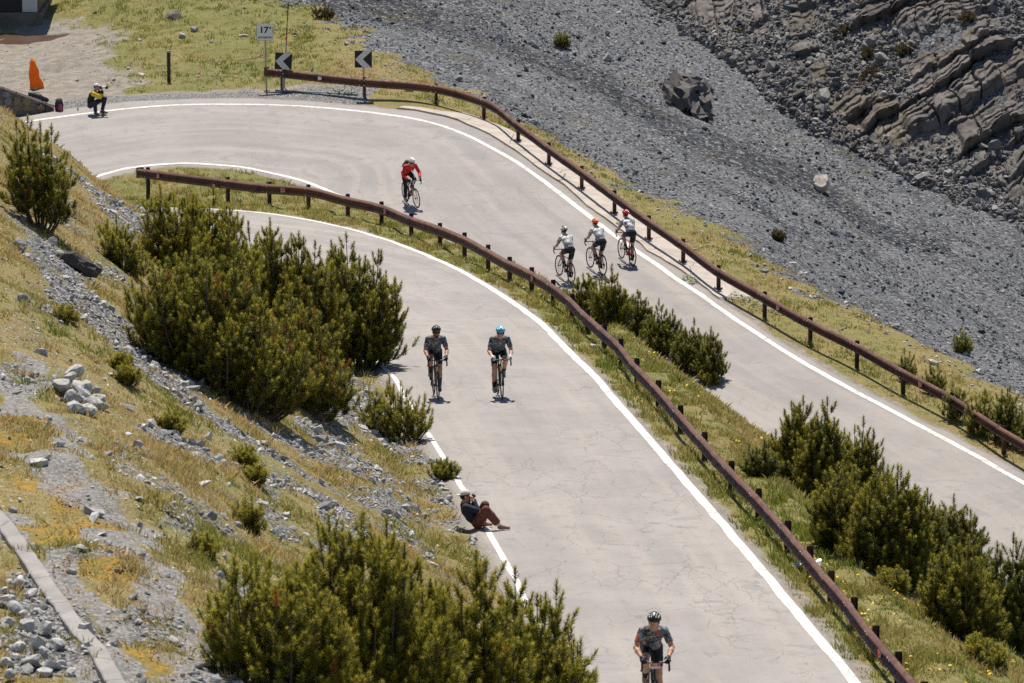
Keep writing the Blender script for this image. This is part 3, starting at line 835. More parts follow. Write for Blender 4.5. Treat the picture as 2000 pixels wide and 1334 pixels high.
# paler, coarser stones where the scree meets the grass, on the far grass and round the lay-by
def pr(x, y):
    d, sg = dist_line(SCREE_EDGE, x, y); return np.exp(-(d / 1.6) ** 2) * .55 * (1 - mask_at('inside', x, y)) + .05 * (mask_at('lay', x, y) > .3) + .035 * (y > 190) * (mask_at('dO', x, y) > 1)
x, y = scatter(30000, -50, 2050, 140, 224, pr)
k = (mask_at('dO', x, y) > 1.6) & (mask_at('sO', x, y) < S_APEX) & (mask_at('between', x, y) < .1); x, y = x[k], y[k]
sz = np.clip(rng.lognormal(math.log(.10), .5, len(x)), .04, .5)
o = stones_mesh('loose_stones', np.c_[x, y, ground_z(x, y)], sz, mat=LIME)
tag(o, 'scattered pale stones between the far grass and the scree', 'stones', kind='stuff')
# rubble on the rock slope
nr, nc = ROCKV.shape[:2]
ii = rng.integers(8, nr - 1, 46000); jj = rng.integers(0, nc, 46000)
k = rng.uniform(0, 1, len(ii)) < (1.05 - ROCKL[ii, jj] * 1.5); ii, jj = ii[k], jj[k]
sz = np.clip(rng.lognormal(math.log(.13), .6, len(ii)), .05, .9)
o = stones_mesh('rubble', ROCKV[ii, jj] + np.array([0, -.02, 0]), sz, mat=RUBBLE)
tag(o, 'broken grey brown rubble lying between the rock ledges', 'rubble', kind='stuff')

# ------------------------------------------------------------------ grass
def grass_mesh(name, x, y, zz, hgt, nb, spread, green, mat, lean=.5):
    n = len(x)
    k = np.repeat(np.arange(n), nb); N = len(k)
    a = rng.uniform(0, 2 * math.pi, N); r = rng.uniform(0, 1, N) ** .7 * spread[k]
    bx = x[k] + r * np.cos(a); by = y[k] + r * np.sin(a); bz = zz(bx, by) - .015
    h = hgt[k] * rng.uniform(.5, 1.15, N); w = rng.uniform(.006, .013, N) * (.7 + y[k] / 260)
    d = rng.uniform(0, 2 * math.pi, N); lx = np.cos(a) * .5 + rng.normal(0, .5, N); ly = np.sin(a) * .5 + rng.normal(0, .5, N)
    L = lean * h * rng.uniform(.2, 1.1, N)
    cx, cy = np.cos(d) * w, np.sin(d) * w
    V = np.stack([np.c_[bx - cx, by - cy, bz], np.c_[bx + cx, by + cy, bz], np.c_[bx + lx * L * .35 + cx * .7, by + ly * L * .35 + cy * .7, bz + h * .6], np.c_[bx + lx * L, by + ly * L, bz + h]], 1)
    F = np.arange(N)[:, None] * 4 + np.array([[0, 1, 2]]); F2 = np.arange(N)[:, None] * 4 + np.array([[0, 2, 3]])
    me = np_mesh(name, V.reshape(-1, 3), np.r_[F, F2])
    g = np.clip(green[k] + rng.normal(0, .22, N), 0, 1)
    a_ = me.attributes.new('tint', 'FLOAT', 'POINT'); a_.data.foreach_set('value', np.repeat(g, 4).astype(np.float32))
    return link(name, me, mat)
def grass_mat():
    m = NT('grass_blades'); t = m.attr('tint', 'Fac')
    c = m.mix(m.ramp(t, .0, .55), (.54, .39, .18), (.33, .295, .085)); c = m.mix(m.ramp(t, .55, 1), c, (.175, .215, .036))
    m.col(c); m.rough(.75); m.b.inputs['Specular IOR Level'].default_value = .15
    tr = m.n('ShaderNodeBsdfTranslucent'); m.put(tr.inputs[0], c); mx = m.n('ShaderNodeMixShader'); mx.inputs[0].default_value = .45
    m.l(m.b.outputs[0], mx.inputs[1]); m.l(tr.outputs[0], mx.inputs[2]); m.l(mx.outputs[0], m.out.inputs[0]); return m.mat
GRASS = grass_mat()
def bare(x, y): return np.clip(np.maximum.reduce([mask_at(k, x, y) for k in ('stone', 'path', 'lay', 'scree')]), 0, 1)
def clump(x, y, s=.9): return sstep(-.45, .5, fbm(x * s, y * s * .8, 0, 4, 301))
def seam(x, y): return (mask_at('inside', x, y) < .02) & (mask_at('dO', x, y) > .0)
def pr(x, y): return mask_at('hill', x, y) * (1 - .85 * bare(x, y)) * (.25 + .75 * clump(x, y)) * np.clip(1.2 - .9 * sstep(.3, .8, mask_at('orange', x, y)), 0, 1) * (mask_at('dO', x, y) > .12)
x, y = scatter(44000, -80, 1100, 62, 158, pr)
gr = np.clip(.34 + .55 * fbm(x * .5, y * .4, 0, 3, 311), 0, 1)
o = grass_mesh('grass', x, y, ground_z, .05 + .11 * clump(x, y, 1.7) * rng.uniform(.5, 1.3, len(x)), 12, np.full(len(x), .13), gr, GRASS, .8)
tag(o, 'dry alpine grass in tufts over the near hillside', 'grass', kind='stuff')
def pr(x, y): return (mask_at('between', x, y) > .9) * (.45 + .55 * clump(x, y)) * sstep(.0, .16, np.minimum(mask_at('aL', x, y), mask_at('aR', x, y)))
x, y = scatter(80000, 180, 2300, 66, 180, pr)
gr = np.clip(.70 + .35 * fbm(x * .6, y * .35, 0, 3, 312) - .25 * sstep(1.6, 2.6, mask_at('aL', x, y)), 0, 1)
o = grass_mesh('grass', x, y, ground_z, .07 + .12 * clump(x, y, 1.4) * rng.uniform(.5, 1.3, len(x)), 13, np.full(len(x), .13), gr, GRASS, .7)
tag(o, 'green and straw coloured grass on the verge and bank between the two road arms', 'grass', kind='stuff')
def pr(x, y): return (mask_at('between', x, y) < .05) * (mask_at('inside', x, y) < .02) * (mask_at('sO', x, y) < S_APEX) * (1 - bare(x, y)) * (.3 + .7 * clump(x, y, .6)) * (mask_at('dO', x, y) > .25) * ((mask_at('dO', x, y) > 1.35) | (mask_at('sO', x, y) < sA) )
x, y = scatter(60000, 100, 2080, 128, 216, pr)
gr = np.clip(.34 + .5 * fbm(x * .3, y * .3, 0, 3, 313) + .50 * sstep(-4, -10, x), 0, 1)
o = grass_mesh('grass', x, y, ground_z, .06 + .10 * clump(x, y, 1.4) * rng.uniform(.5, 1.3, len(x)), 9, np.full(len(x), .16), gr, GRASS, .8)
tag(o, 'yellow green mountain grass outside the lower road and behind the bend', 'grass', kind='stuff')

# ------------------------------------------------------------------ small flowers
def flowers(name, x, y, mat, size, label, cat, hmin=.06, hmax=.16):
    n = len(x); z = ground_z(x, y) + rng.uniform(hmin, hmax, n); k = 6; s = size * rng.uniform(.6, 1.3, n)
    V = np.zeros((n, k + 1, 3)); th = np.arange(k) * 2 * math.pi / k; tilt = rng.normal(0, .35, (n, 2))
    V[:, 0] = np.c_[x, y, z + s * .25]
    ca = np.cos(th)[None] * s[:, None]; sa = np.sin(th)[None] * s[:, None]
    V[:, 1:, 0] = x[:, None] + ca; V[:, 1:, 1] = y[:, None] + sa; V[:, 1:, 2] = z[:, None] + ca * tilt[:, :1] + sa * tilt[:, 1:]
    F = np.array([[0, 1 + i, 1 + (i + 1) % k] for i in range(k)])
    o = link(name, np_mesh(name, V.reshape(-1, 3), (F[None] + (np.arange(n) * (k + 1))[:, None, None]).reshape(-1, 3)), mat)
    tag(o, label, cat, kind='stuff')
YEL = plain('yellow_petals', (.75, .52, .02), .7); ORA = plain('orange_sedum', (.40, .215, .04), .9, var=.4, scale=6); WHI = plain('white_petals', (.70, .70, .62), .7); PIN = plain('pink_petals', (.36, .20, .26), .7)
x, y = scatter(20000, 900, 2050, 66, 152, lambda x, y: (mask_at('between', x, y) > .9) * (mask_at('aL', x, y) > .5) * .16 * sstep(.1, .9, fbm(x * .8, y * .3, 0, 3, 401) + .25))
flowers('yellow_flowers', x, y, YEL, .026, 'small yellow flowers dotted along the grass verge under the guardrail', 'flowers')
x, y = scatter(60000, -80, 700, 62, 100, lambda x, y: sstep(.15, .7, mask_at('orange', x, y)) * .55 * sstep(-.3, .5, fbm(x * 2.5, y * 1.6, 0, 3, 402)))
flowers('orange_groundcover', x, y, ORA, .017, 'orange flowering ground cover between the gravel ruts of the old track', 'ground cover', .005, .05)
x, y = scatter(9000, -80, 900, 62, 110, lambda x, y: mask_at('hill', x, y) * (1 - bare(x, y)) * .10 * sstep(.1, .6, fbm(x * .6, y * .5, 0, 3, 403)))
flowers('pale_flowers', x, y, WHI, .018, 'tiny pale flowers in the grass beside the old track', 'flowers', .03, .1)
x, y = scatter(14000, 380, 900, 188, 206, lambda x, y: (bare(x, y) < .3) * (mask_at('dO', x, y) > 1.5) * .22 * sstep(.15, .6, fbm(x * .5, y * .4, 0, 3, 404)))
flowers('pink_flowers', x, y, PIN, .028, 'faint pink flowers in the grass behind the hairpin signs', 'flowers', .05, .12)
# ------------------------------------------------------------------ guardrails
def rust_mat(name, c0, c1, rough=.5):
    m = NT(name); p = m.geo(); n = m.noise(p, 1.3, 5, .65); n2 = m.noise(p, 9, 3, .6)
    c = m.mix(m.ramp(n, .32, .68), c0, c1); c = m.mix(m.ramp(n2, .56, .72, 0, .4), c, tuple(k * .55 for k in c0))
    c = m.mix(m.ramp(m.vor(m.mapv(p, (.25, .25, .25)), 1.0, 'F1', 'Color'), .2, .8, 0, .55), c, (.17, .085, .055)); drip = m.noise(m.mapv(p, (3, 3, .5)), 1.0, 2, .5); c = m.mix(m.ramp(drip, .58, .70, 0, .6), c, (.05, .026, .02))
    c = m.mix(m.math('MULTIPLY', m.ramp(m.noise(p, .22, 3), .60, .72), m.ramp(n2, .3, .6)), c, (.20, .085, .04))
    m.col(c); m.rough(m.ramp(n2, .3, .7, rough * .8, rough * 1.3)); m.b.inputs['Specular IOR Level'].default_value = .3; return m.mat
RAILM = rust_mat('brown_rail_paint', (.075, .033, .025), (.150, .070, .052), .72)
POSTM = rust_mat('brown_post', (.045, .028, .024), (.075, .045, .038), .7)
BOLT = plain('galvanised_bolt', (.62, .60, .57), .4, .3)
REDREF = plain('red_reflector', (.62, .03, .02), .25); WHITEREF = plain('white_reflector', (.78, .76, .72), .35)
_prof = [(0, .155), (.012, .155), (.070, .122), (.088, .098), (.086, .074), (.018, .026), (.004, .010), (.004, -.010), (.018, -.026), (.086, -.074), (.088, -.098), (.070, -.122), (.012, -.155), (0, -.155)]
def guardrail(name, bases, road_left, label, start_cap, reflectors, height=.63, plates=(), on=None, shift=None):
    B = np.array([tuple(hit(*b)) if on is None else (*on(*b), 0) for b in bases]); B[:, 2] = ground_z(B[:, 0], B[:, 1])
    root = empty(name, B[len(B) // 2]); tag(root, label, 'guardrail')
    inv = Vector(root.location)
    t = np.gradient(B[:, :2], axis=0); t /= np.linalg.norm(t, axis=1)[:, None]
    side = np.stack([-t[:, 1], t[:, 0]], 1) * (1 if road_left else -1)       # toward the road
    zc = smooth(B[:, 2:].copy(), 3)[:, 0] + height if on is None else zL(B[:, 1]) - .123 + np.interp(B[:, 1], [78, 88, 105, 122, 131, 141, 146, 153, 156, 159.5, 162, 164.4, 165.5, 168, 173.6], [.36, .38, .42, .42, .41, .44, .50, .53, .47, .50, .49, .52, .57, .53, .30])
    C_ = np.c_[B[:, :2] + side * .045, zc]
    # extend past the last posts
    e0 = C_[0] + (C_[0] - C_[1]) / np.linalg.norm(C_[0] - C_[1]) * .55; e1 = C_[-1] + (C_[-1] - C_[-2]) * .4
    Cx = np.r_[[e0], C_, [e1]]
    d = np.r_[0, np.cumsum(np.linalg.norm(np.diff(Cx, axis=0), axis=1))]
    tt = np.linspace(0, d[-1], int(d[-1] / .22))
    def cat(P):        # smooth curve through the posts
        out = []
        for k in range(3):
            sl_ = np.gradient(P[:, k], d)
            i = np.clip(np.searchsorted(d, tt) - 1, 0, len(d) - 2); h = d[i + 1] - d[i]; s = (tt - d[i]) / h
            out.append((2 * s**3 - 3 * s**2 + 1) * P[i, k] + (s**3 - 2 * s**2 + s) * h * sl_[i] + (-2 * s**3 + 3 * s**2) * P[i + 1, k] + (s**3 - s**2) * h * sl_[i + 1])
        return np.stack(out, 1)
    Q = cat(Cx)
    T_ = np.gradient(Q[:, :2], axis=0); T_ /= np.linalg.norm(T_, axis=1)[:, None]
    N_ = np.stack([-T_[:, 1], T_[:, 0]], 1) * (1 if road_left else -1)
    if shift is not None: Q[:, 2] += shift(Q)
    prof = np.array(_prof); back = prof[::-1] - np.array([.006, 0])
    ring = np.r_[prof, back]
    lap = (np.arange(len(Q)) % 17 < 2) * .012
    V = Q[:, None, :] + np.concatenate([N_[:, None, :] * (ring[None, :, :1] + lap[:, None, None]), np.repeat(ring[None, :, 1:], len(Q), 0)], 2)
    n, k = V.shape[:2]
    i = np.arange(n - 1)[:, None] * k + np.arange(k)[None]; j = np.arange(n - 1)[:, None] * k + (np.arange(k)[None] + 1) % k
    F = np.stack([i.ravel(), j.ravel(), (j + k).ravel(), (i + k).ravel()], 1)
    if not road_left: F = F[:, ::-1]
    mb = MB(); mb.v = [tuple(v - np.array(inv)) for v in V.reshape(-1, 3)]; mb.f = [tuple(f) for f in F]; mb.m = [0] * len(F)
    mb.f += [tuple(range(k)), tuple((n - 1) * k + q for q in range(k - 1, -1, -1))]; mb.m += [0, 0]
    mb.cur = 1
    for a, b, s in zip(C_, t, side):                      # splice bolts at every post
        for du in (-.10, .10):
            for dz in (.092, -.092):
                c = Vector((a[0] + b[0] * du + s[0] * .082, a[1] + b[1] * du + s[1] * .082, a[2] + dz)) - inv
                mb.box(c, (.028, .028, .028), Matrix.Rotation(math.atan2(b[1], b[0]), 3, 'Z'))
    if start_cap:                                         # rounded end terminal
        e = Vector(Q[0]) - inv; tv = Vector((T_[0][0], T_[0][1], 0)); nv = Vector((N_[0][0], N_[0][1], 0)); mb.cur = 0
        pts = [e + nv * .05 + tv * .05, e + nv * .06 - tv * .10, e - nv * .0 - tv * .19, e - nv * .14 - tv * .20, e - nv * .22 - tv * .12]
        vs = [p + Vector((0, 0, z)) for p in pts for z in (.165, -.165)]; vs += [p - nv * .008 + Vector((0, 0, z)) for p in pts for z in (.165, -.165)]
        fs = []
        for q in range(4):
            fs += [(2 * q, 2 * q + 1, 2 * q + 3, 2 * q + 2), (10 + 2 * q, 12 + 2 * q, 13 + 2 * q, 11 + 2 * q), (2 * q, 2 * q + 2, 12 + 2 * q, 10 + 2 * q), (2 * q + 1, 11 + 2 * q, 13 + 2 * q, 2 * q + 3)]
        mb.add(vs, fs)
    rail = mb.build('rail', [RAILM, BOLT], root, smooth=True)
    for q, (b, tv, s) in enumerate(zip(B, t, side)):
        top = float(np.interp(0, [0], [C_[q][2]])) + (.19 if on is None else .225)
        pb = MB(); rot = Matrix.Rotation(math.atan2(tv[1], tv[0]), 3, 'Z')
        g = float(b[2]); lo = g - .25
        ps = Vector((b[0] - s[0] * .03, b[1] - s[1] * .03, 0)) - Vector((inv.x, inv.y, inv.z))
        pb.box(ps + Vector((0, 0, (top + lo) / 2)), (.014, .12, top - lo), rot)
        for sg_ in (-1, 1): pb.box(ps + rot @ Vector((.030, sg_ * .057, 0)) + Vector((0, 0, (top + lo) / 2 - .001)), (.050, .007, top - lo - .004), rot)
        pb.box(ps + rot @ Vector((.030, .035 if road_left else -.035, 0)) + Vector((0, 0, C_[q][2])), (.07, .06, .20), rot)
        if q in plates:
            pb.box(ps + Vector((0, 0, g + .075)), (.24, .22, .02), rot)
            pb.cur = 1
            for a_ in (-.09, .09):
                for b_ in (-.08, .08): pb.box(ps + rot @ Vector((a_, b_, 0)) + Vector((0, 0, g + .10)), (.03, .03, .04), rot)
        pb.build('post', [POSTM, RAILM], root)
    # triangular reflectors in the groove
    for (px, py, colr) in reflectors:
        a, b_ = ray(px, py)
        pj = np.array([proj(*p) for p in Q]); k_ = int(np.argmin(np.hypot(pj[:, 0] - px, (pj[:, 1] - py) * .8)))
        c = Vector(Q[k_]) - inv; nv = Vector((N_[k_][0], N_[k_][1], 0)); tv = Vector((T_[k_][0], T_[k_][1], 0))
        if tv.x < 0: tv = -tv
        M = Matrix((( tv.x, nv.x, 0, 0), (tv.y, nv.y, 0, 0), (0, 0, 1, 0), (0, 0, 0, 1)))
        M.translation = c + nv * .075
        rb = MB(); rb.prism([(-.085, .075), (.075, .045), (.075, -.045), (-.085, -.075)], .02, M); rb.cur = 1
        M2 = M.copy(); M2.translation = c + nv * .088
        rb.prism([(-.062, .055), (.060, .034), (.060, -.034), (-.062, -.055)], .012, M2)
        rb.build('reflector', [WHITEREF if colr == 'r' else WHITEREF, REDREF if colr == 'r' else WHITEREF], root)
    return root, Q, C_, B

NEAR_POSTS = [(287,357),(443,388),(524,402),(600,409),(677,424),(743,439),(801,462),(857,484),(905,504),(951,528),(993,551),(1036,570),(1078,594),(1115,622),(1145,652),(1178,682),(1210,712),(1241,752),
              (1283,797),(1326,848),(1373,902),(1425,961),(1478,1016),(1535,1080),(1578,1131),(1619,1180),(1664,1233),(1706,1290),(1750,1342),(1800,1402),(1850,1465)]
FAR_POSTS = [(549,177),(710,189),(850,202),(943,234),(1010,278),(1070,324),(1134,371),(1198,420),(1265,471),(1332,516),(1401,568),(1491,621),(1580,673),(1671,719),(1761,769),(1856,820),(1958,887),(2065,952),(2170,1015)]
gr1, railQ1, railC1, railB1 = guardrail('guardrail', NEAR_POSTS, False, 'brown steel guardrail on the grass verge between the two road arms', True,
    [(313,340,'r'),(551,373,'r'),(757,413,'r'),(1045,546,'r'),(1724,1277,'r')], on=lambda a, b: on_plane(a, b, -GL, YL - 2.0))
gr2, railQ2, railC2, railB2 = guardrail('guardrail', FAR_POSTS, False, 'brown steel guardrail along the outer edge of the lower road and its concrete strip', True,
    [(626,153,'w'),(1520,605,'r'),(1795,763,'r')], plates=range(2, 11))

# ------------------------------------------------------------------ signs
def text_mesh(s, size, bold=.0):
    cu = bpy.data.curves.new('t', 'FONT'); cu.body = s; cu.size = size; cu.align_x = 'CENTER'; cu.align_y = 'CENTER'; cu.extrude = .002; cu.offset = bold
    o = bpy.data.objects.new('t', cu); COL.objects.link(o)
    bpy.context.view_layer.update()
    me = bpy.data.meshes.new_from_object(o.evaluated_get(bpy.context.evaluated_depsgraph_get()))
    bpy.data.objects.remove(o); bpy.data.curves.remove(cu)
    return me
SIGNW = plain('sign_white', (.70, .69, .65), .45, var=.06); SIGNB = plain('sign_black', (.012, .014, .018), .4); GALV = plain('galvanised_steel', (.33, .34, .34), .5, .5)
SIGNG = plain('sign_grey', (.58, .57, .54), .5, var=.06)
STANDX = Matrix.Rotation(math.pi / 2, 4, 'X')
def on_ground(px, py, y0=52): return hit(px, py, y0)

b = on_ground(521, 176, 180); yaw = math.atan2(b.x, b.y) * -1
def sign_root(name, loc, label, cat, rz): return tag(empty(name, loc, rz), label, cat)
sg = sign_root('hairpin_sign', b, 'square white sign reading 17 tornante on a grey post beside the far bend', 'road sign', R(3))
mb = MB(); mb.tube([(0, 0, -.3), (-.03, 0, 1.1), (-.05, 0, 2.42)], .03, 12); mb.build('post', GALV, sg, smooth=True)
mb = MB(); mb.box((-.055, -.045, 2.12), (.60, .012, .60)); pn = mb.build('panel', GALV, sg, bevel=.004)
mb = MB(); mb.box((-.055, -.056, 2.12), (.57, .008, .57)); mb.build('face', SIGNW, pn)
for s_, z_, sz_, bo, dx in (('17', 2.20, .31, .010, -.03), ('°', 2.22, .22, .006, .20), ('tornante', 1.945, .128, .0022, 0)):
    t_ = text_mesh(s_, sz_, bo); o = link('lettering', t_, SIGNB, pn); o.matrix_local = Matrix.Translation((-.055 + dx, -.063, z_)) @ STANDX @ Matrix.Diagonal((1.08, 1, 1, 1))
def chevron(px, py_base, zc, label, post_to, dx=0, tilt=0):
    b = on_ground(px, py_base, 180)
    r = sign_root('chevron_sign', b, label, 'road sign', R(-2)); r['group'] = 'black chevron boards behind the guardrail'
    mb = MB(); mb.tube([(0, .05, -.2), (0, .05, zc + .2)], .028, 10); mb.build('post', GALV, r, smooth=True)
    Mt = Matrix.Translation((dx, 0, zc)) @ Matrix.Rotation(R(tilt), 4, 'Y')
    mb = MB(); mb.box((0, 0, 0), (.62, .03, .62)); mb.v = [tuple(Mt @ Vector(v)) for v in mb.v]; pn = mb.build('panel', SIGNB, r, bevel=.006)
    q = [(-.295, -.01), (.02, .30), (.30, .30), (-.02, .0), (.28, -.30), (-.01, -.30)]
    mb = MB(); mb.prism([q[0], q[1], q[2], q[3]], .008, Mt @ Matrix.Translation((0, -.020, 0))); mb.prism([q[0], q[3], q[4], q[5]], .008, Mt @ Matrix.Translation((0, -.020, 0)))
    mb.build('arrow', SIGNG, pn)
chevron(553, 178, 1.10, 'square black chevron board pointing left, at the rail end by the white sign', .8, .02, 3)
chevron(710, 189, 1.36, 'square black chevron board pointing left, standing clear above the guardrail', .8, 0, 0)

# snow pole, red, black and yellow
b = on_ground(556, 172, 185); sp = tag(empty('snow_pole', b), 'tall thin snow pole banded black, red and yellow behind the chevron board', 'snow pole')
SPB = plain('pole_black', (.03, .025, .025), .6); SPR = plain('pole_red', (.42, .06, .03), .6); SPY = plain('pole_yellow', (.50, .32, .05), .6)
zs = [-.2, 1.45, 1.62, 1.95, 2.15, 2.45, 2.75, 3.1]; ms = [GALV, GALV, SPR, SPB, SPY, SPR, SPB]
mb = MB()
for k in range(len(zs) - 1):
    mb.cur = k; f = lambda z: (-.02 + .055 * z, .06, z); mb.tube([f(zs[k]), f(zs[k + 1])], .026 if k < 2 else .022, 8, caps=(k in (0, 6)))
mb.build('pole', ms, sp, smooth=True)

# weathered marker post in the grass
b = on_ground(330, 160, 185); r = tag(empty('marker_post', b, R(8)), 'short dark weathered timber post standing in the grass behind the bend', 'post')
WOOD = plain('weathered_wood', (.060, .050, .042), .9, var=.5, scale=9, bump=.01); PALEW = plain('peeling_paint', (.30, .31, .29), .9, var=.5, scale=14)
mb = MB(); mb.box((0, 0, .45), (.13, .10, 1.3)); mb.build('shaft', WOOD, r, bevel=.012)
mb = MB(); mb.box((0, 0, 1.13), (.138, .108, .07)); mb.box((-.067, 0, .8), (.006, .09, .5)); mb.build('painted_cap', PALEW, r)

# pipe lying by the concrete edge
a0 = on_ground(538, 180, 180); a1 = on_ground(698, 187, 180)
mb = MB(); mb.tube([Vector((0, 0, .05)), a1 - a0 + Vector((0, 0, .05))], .035, 10)
PIPE = plain('dull_green_metal', (.20, .245, .225), .5, .2)
o = mb.build('fallen_pipe', PIPE, None, smooth=True); o.location = a0; tag(o, 'long grey green pipe lying on the ground under the far guardrail', 'pipe')

# ------------------------------------------------------------------ stone wall by the bend
STONEW = [stone_mat('wall_stone_warm', (.24, .175, .115), (.37, .27, .18), (.46, .34, .24)), stone_mat('wall_stone_grey', (.20, .20, .205), (.30, .30, .30), (.42, .42, .41))]
MORTAR = concrete_mat('wall_mortar', (.13, .115, .10), (.20, .18, .155))
wa = Vector((-20.3, 186.75, 0)); wb = Vector((-16.35, 188.75, 0))
wd = (wb - wa); wl = wd.length; wd.normalize(); wn = Vector((wd.y, -wd.x, 0))      # wn points to the road
gz = lambda p: float(ground_z(p.x, p.y)[0])
root = tag(empty('stone_wall', (wb.x, wb.y, gz(wb))), 'low mortared stone retaining wall sloping down to the road at the bend', 'wall')
o0 = Vector(root.location)
def wtop(t): return .12 + 2.05 * (1 - t) ** 1.0
mb = MB(); n = 14; prev = None
for k in range(n + 1):
    t = k / n; p = wa + wd * wl * t; g = gz(p); 
    ring = [p + wn * .0 + Vector((0, 0, g - .2)), p + wn * -.10 + Vector((0, 0, g + wtop(t))), p - wn * .75 + Vector((0, 0, g + wtop(t) + .02)), p - wn * .75 + Vector((0, 0, g - .2))]
    mb.v += [tuple(v - o0) for v in ring]
for k in range(n):
    for q in range(4): mb.f.append((k * 4 + q, k * 4 + (q + 1) % 4, k * 4 + 4 + (q + 1) % 4, k * 4 + 4 + q)); mb.m.append(0)
mb.f += [(0, 1, 2, 3), (n * 4 + 3, n * 4 + 2, n * 4 + 1, n * 4)]; mb.m += [0, 0]
wr = np.random.default_rng(5)
t = .02
rowz = 0
cells = []
for row in range(6):
    t = .02 + .05 * (row % 2)
    while t < .98:
        wdt = wr.uniform(.075, .13); zc = .17 + row * .36
        if zc + .05 < wtop(t + wdt / 2) and t + wdt < 1.02: cells.append((t + wdt / 2, zc + wr.uniform(-.05, .05), wdt * wl * .5))
        t += wdt
for (t, zc, hw) in cells:
    p = wa + wd * wl * t; g = gz(p); V = chop(_ico2 * wr.uniform(.9, 1.1, (42, 1)), 3, wr, .6, .9)
    a = wr.uniform(-.5, .5); mb.cur = int(wr.integers(1, 3)); hh = wr.uniform(.14, .19)
    vs = []
    for v in V:
        lx, lz = v[0] * math.cos(a) - v[2] * math.sin(a), v[0] * math.sin(a) + v[2] * math.cos(a)
        vs.append(p + wd * lx * hw * .95 + Vector((0, 0, g + zc + lz * hh)) + wn * (-.05 + v[1] * .08) - o0)
    mb.add(vs, [tuple(f) for f in _ico2f])
mb.build('masonry', [MORTAR] + STONEW, root)
mb = MB()
for k in range(9):
    t0, t1 = k / 9 + .004, (k + 1) / 9 - .004; p0, p1 = wa + wd * wl * t0, wa + wd * wl * t1
    vs = []
    for p, t in ((p0, t0), (p1, t1)):
        for off in (.05, -.55):
            for dz in (.015, .10 + wr.uniform(-.02, .02)): vs.append(p + wn * off + Vector((0, 0, gz(p) + wtop(t) + dz)) - o0)
    mb.add(vs, [(0, 1, 3, 2), (4, 6, 7, 5), (0, 4, 5, 1), (2, 3, 7, 6), (0, 2, 6, 4), (1, 5, 7, 3)])
mb.build('coping', CONCRETE, root, bevel=.015)

def wall_top(t, off=-.25):
    p = wa + wd * wl * t; return Vector((p.x - wn.x * -off * -1, p.y, 0)) if False else Vector((p.x, p.y, 0)) + wn * off + Vector((0, 0, gz(p) + wtop(t) + .10))
# dark roll lying on the coping, and a rucksack at its foot
NYLON = plain('black_nylon', (.022, .026, .032), .55); NYR = plain('pink_red_fabric', (.40, .05, .09), .6)
p0, p1 = wall_top(.80, -.30), wall_top(.965, -.22)
r = tag(empty('camera_bag', p0), 'long black padded bag lying along the sloping wall top', 'bag')
mb = MB(); q = p1 - p0; mb.tube([Vector((0, 0, .07)), q * .06 + Vector((0, 0, .085)), q * .5 + Vector((0, 0, .09)), q * .94 + Vector((0, 0, .085)), q + Vector((0, 0, .07))], [.05, .085, .095, .085, .05], 12); mb.build('body', NYLON, r, smooth=True)
mb = MB(); mb.tube([q * .25 + Vector((0, 0, .17)), q * .5 + Vector((0, 0, .24)), q * .75 + Vector((0, 0, .17))], .012, 6); mb.build('handle', NYLON, r, smooth=True)
pb_ = wb + wd * .12 + wn * .12
r = tag(empty('rucksack', (pb_.x, pb_.y, gz(pb_)), R(20)), 'black and pinkish red rucksack leaning at the low end of the stone wall', 'rucksack')
mb = MB(); mb.tube([(0, 0, .0), (0, 0, .06), (.01, .02, .25), (.02, .05, .42), (.02, .06, .48)], [.10, .15, .16, .12, .05], 12); mb.build('body', NYLON, r, smooth=True)
mb = MB(); mb.tube([(0, -.13, .04), (0, -.15, .14), (0.01, -.12, .30)], [.05, .075, .05], 10); mb.build('front_pocket', NYR, r, smooth=True)
for s_ in (-1, 1):
    mb = MB(); mb.tube([(s_ * .07, .16, .06), (s_ * .09, .22, .22), (s_ * .07, .14, .44)], .014, 6); mb.build('strap', NYR, r, smooth=True)

# orange cape over a short post
b = on_ground(66, 174, 185)
r = tag(empty('draped_cape', b), 'bright orange hooded cape draped over a short post on the gravel', 'cape')
ORG = plain('orange_nylon', (.90, .25, .01), .5, var=.08)
_t = ORG.node_tree; _o = [q for q in _t.nodes if q.type == 'OUTPUT_MATERIAL'][0]; _p = [q for q in _t.nodes if q.type == 'BSDF_PRINCIPLED'][0]
_tr = _t.nodes.new('ShaderNodeBsdfTranslucent'); _tr.inputs[0].default_value = (.95, .28, .01, 1); _mx = _t.nodes.new('ShaderNodeMixShader'); _mx.inputs[0].default_value = .36
_t.links.new(_p.outputs[0], _mx.inputs[1]); _t.links.new(_tr.outputs[0], _mx.inputs[2]); _t.links.new(_mx.outputs[0], _o.inputs[0])
nn, mm = 26, 40; V = []
for i in range(nn):
    h = i / (nn - 1); z = 1.10 * (1 - h) ** 1.0
    base = np.interp(h, [0, .06, .14, .30, .55, .8, 1], [.005, .095, .125, .140, .155, .165, .175])
    for k in range(mm):
        a = 2 * math.pi * k / mm
        fold = 1 + h * (.20 * math.sin(5 * a + 2 * h) + .13 * math.sin(8 * a - 5 * h + 1)) + .06 * math.sin(3 * a + 9 * h)
        rr = base * fold * (1 + .30 * float(vnoise(np.array([math.cos(a) * 2.2 + 5]), np.array([math.sin(a) * 2.2]), h * 5)[0])) * (1 + .55 * h ** 2 * max(0, math.cos(a + .35)) ** 3)
        V.append((rr * math.cos(a) + (.10 * h - .03), rr * math.sin(a) * .85, max(z + .04 * h * math.sin(4 * a + 1) + .03 * (1 - h) * math.cos(a - 2.6), .0) + .02))
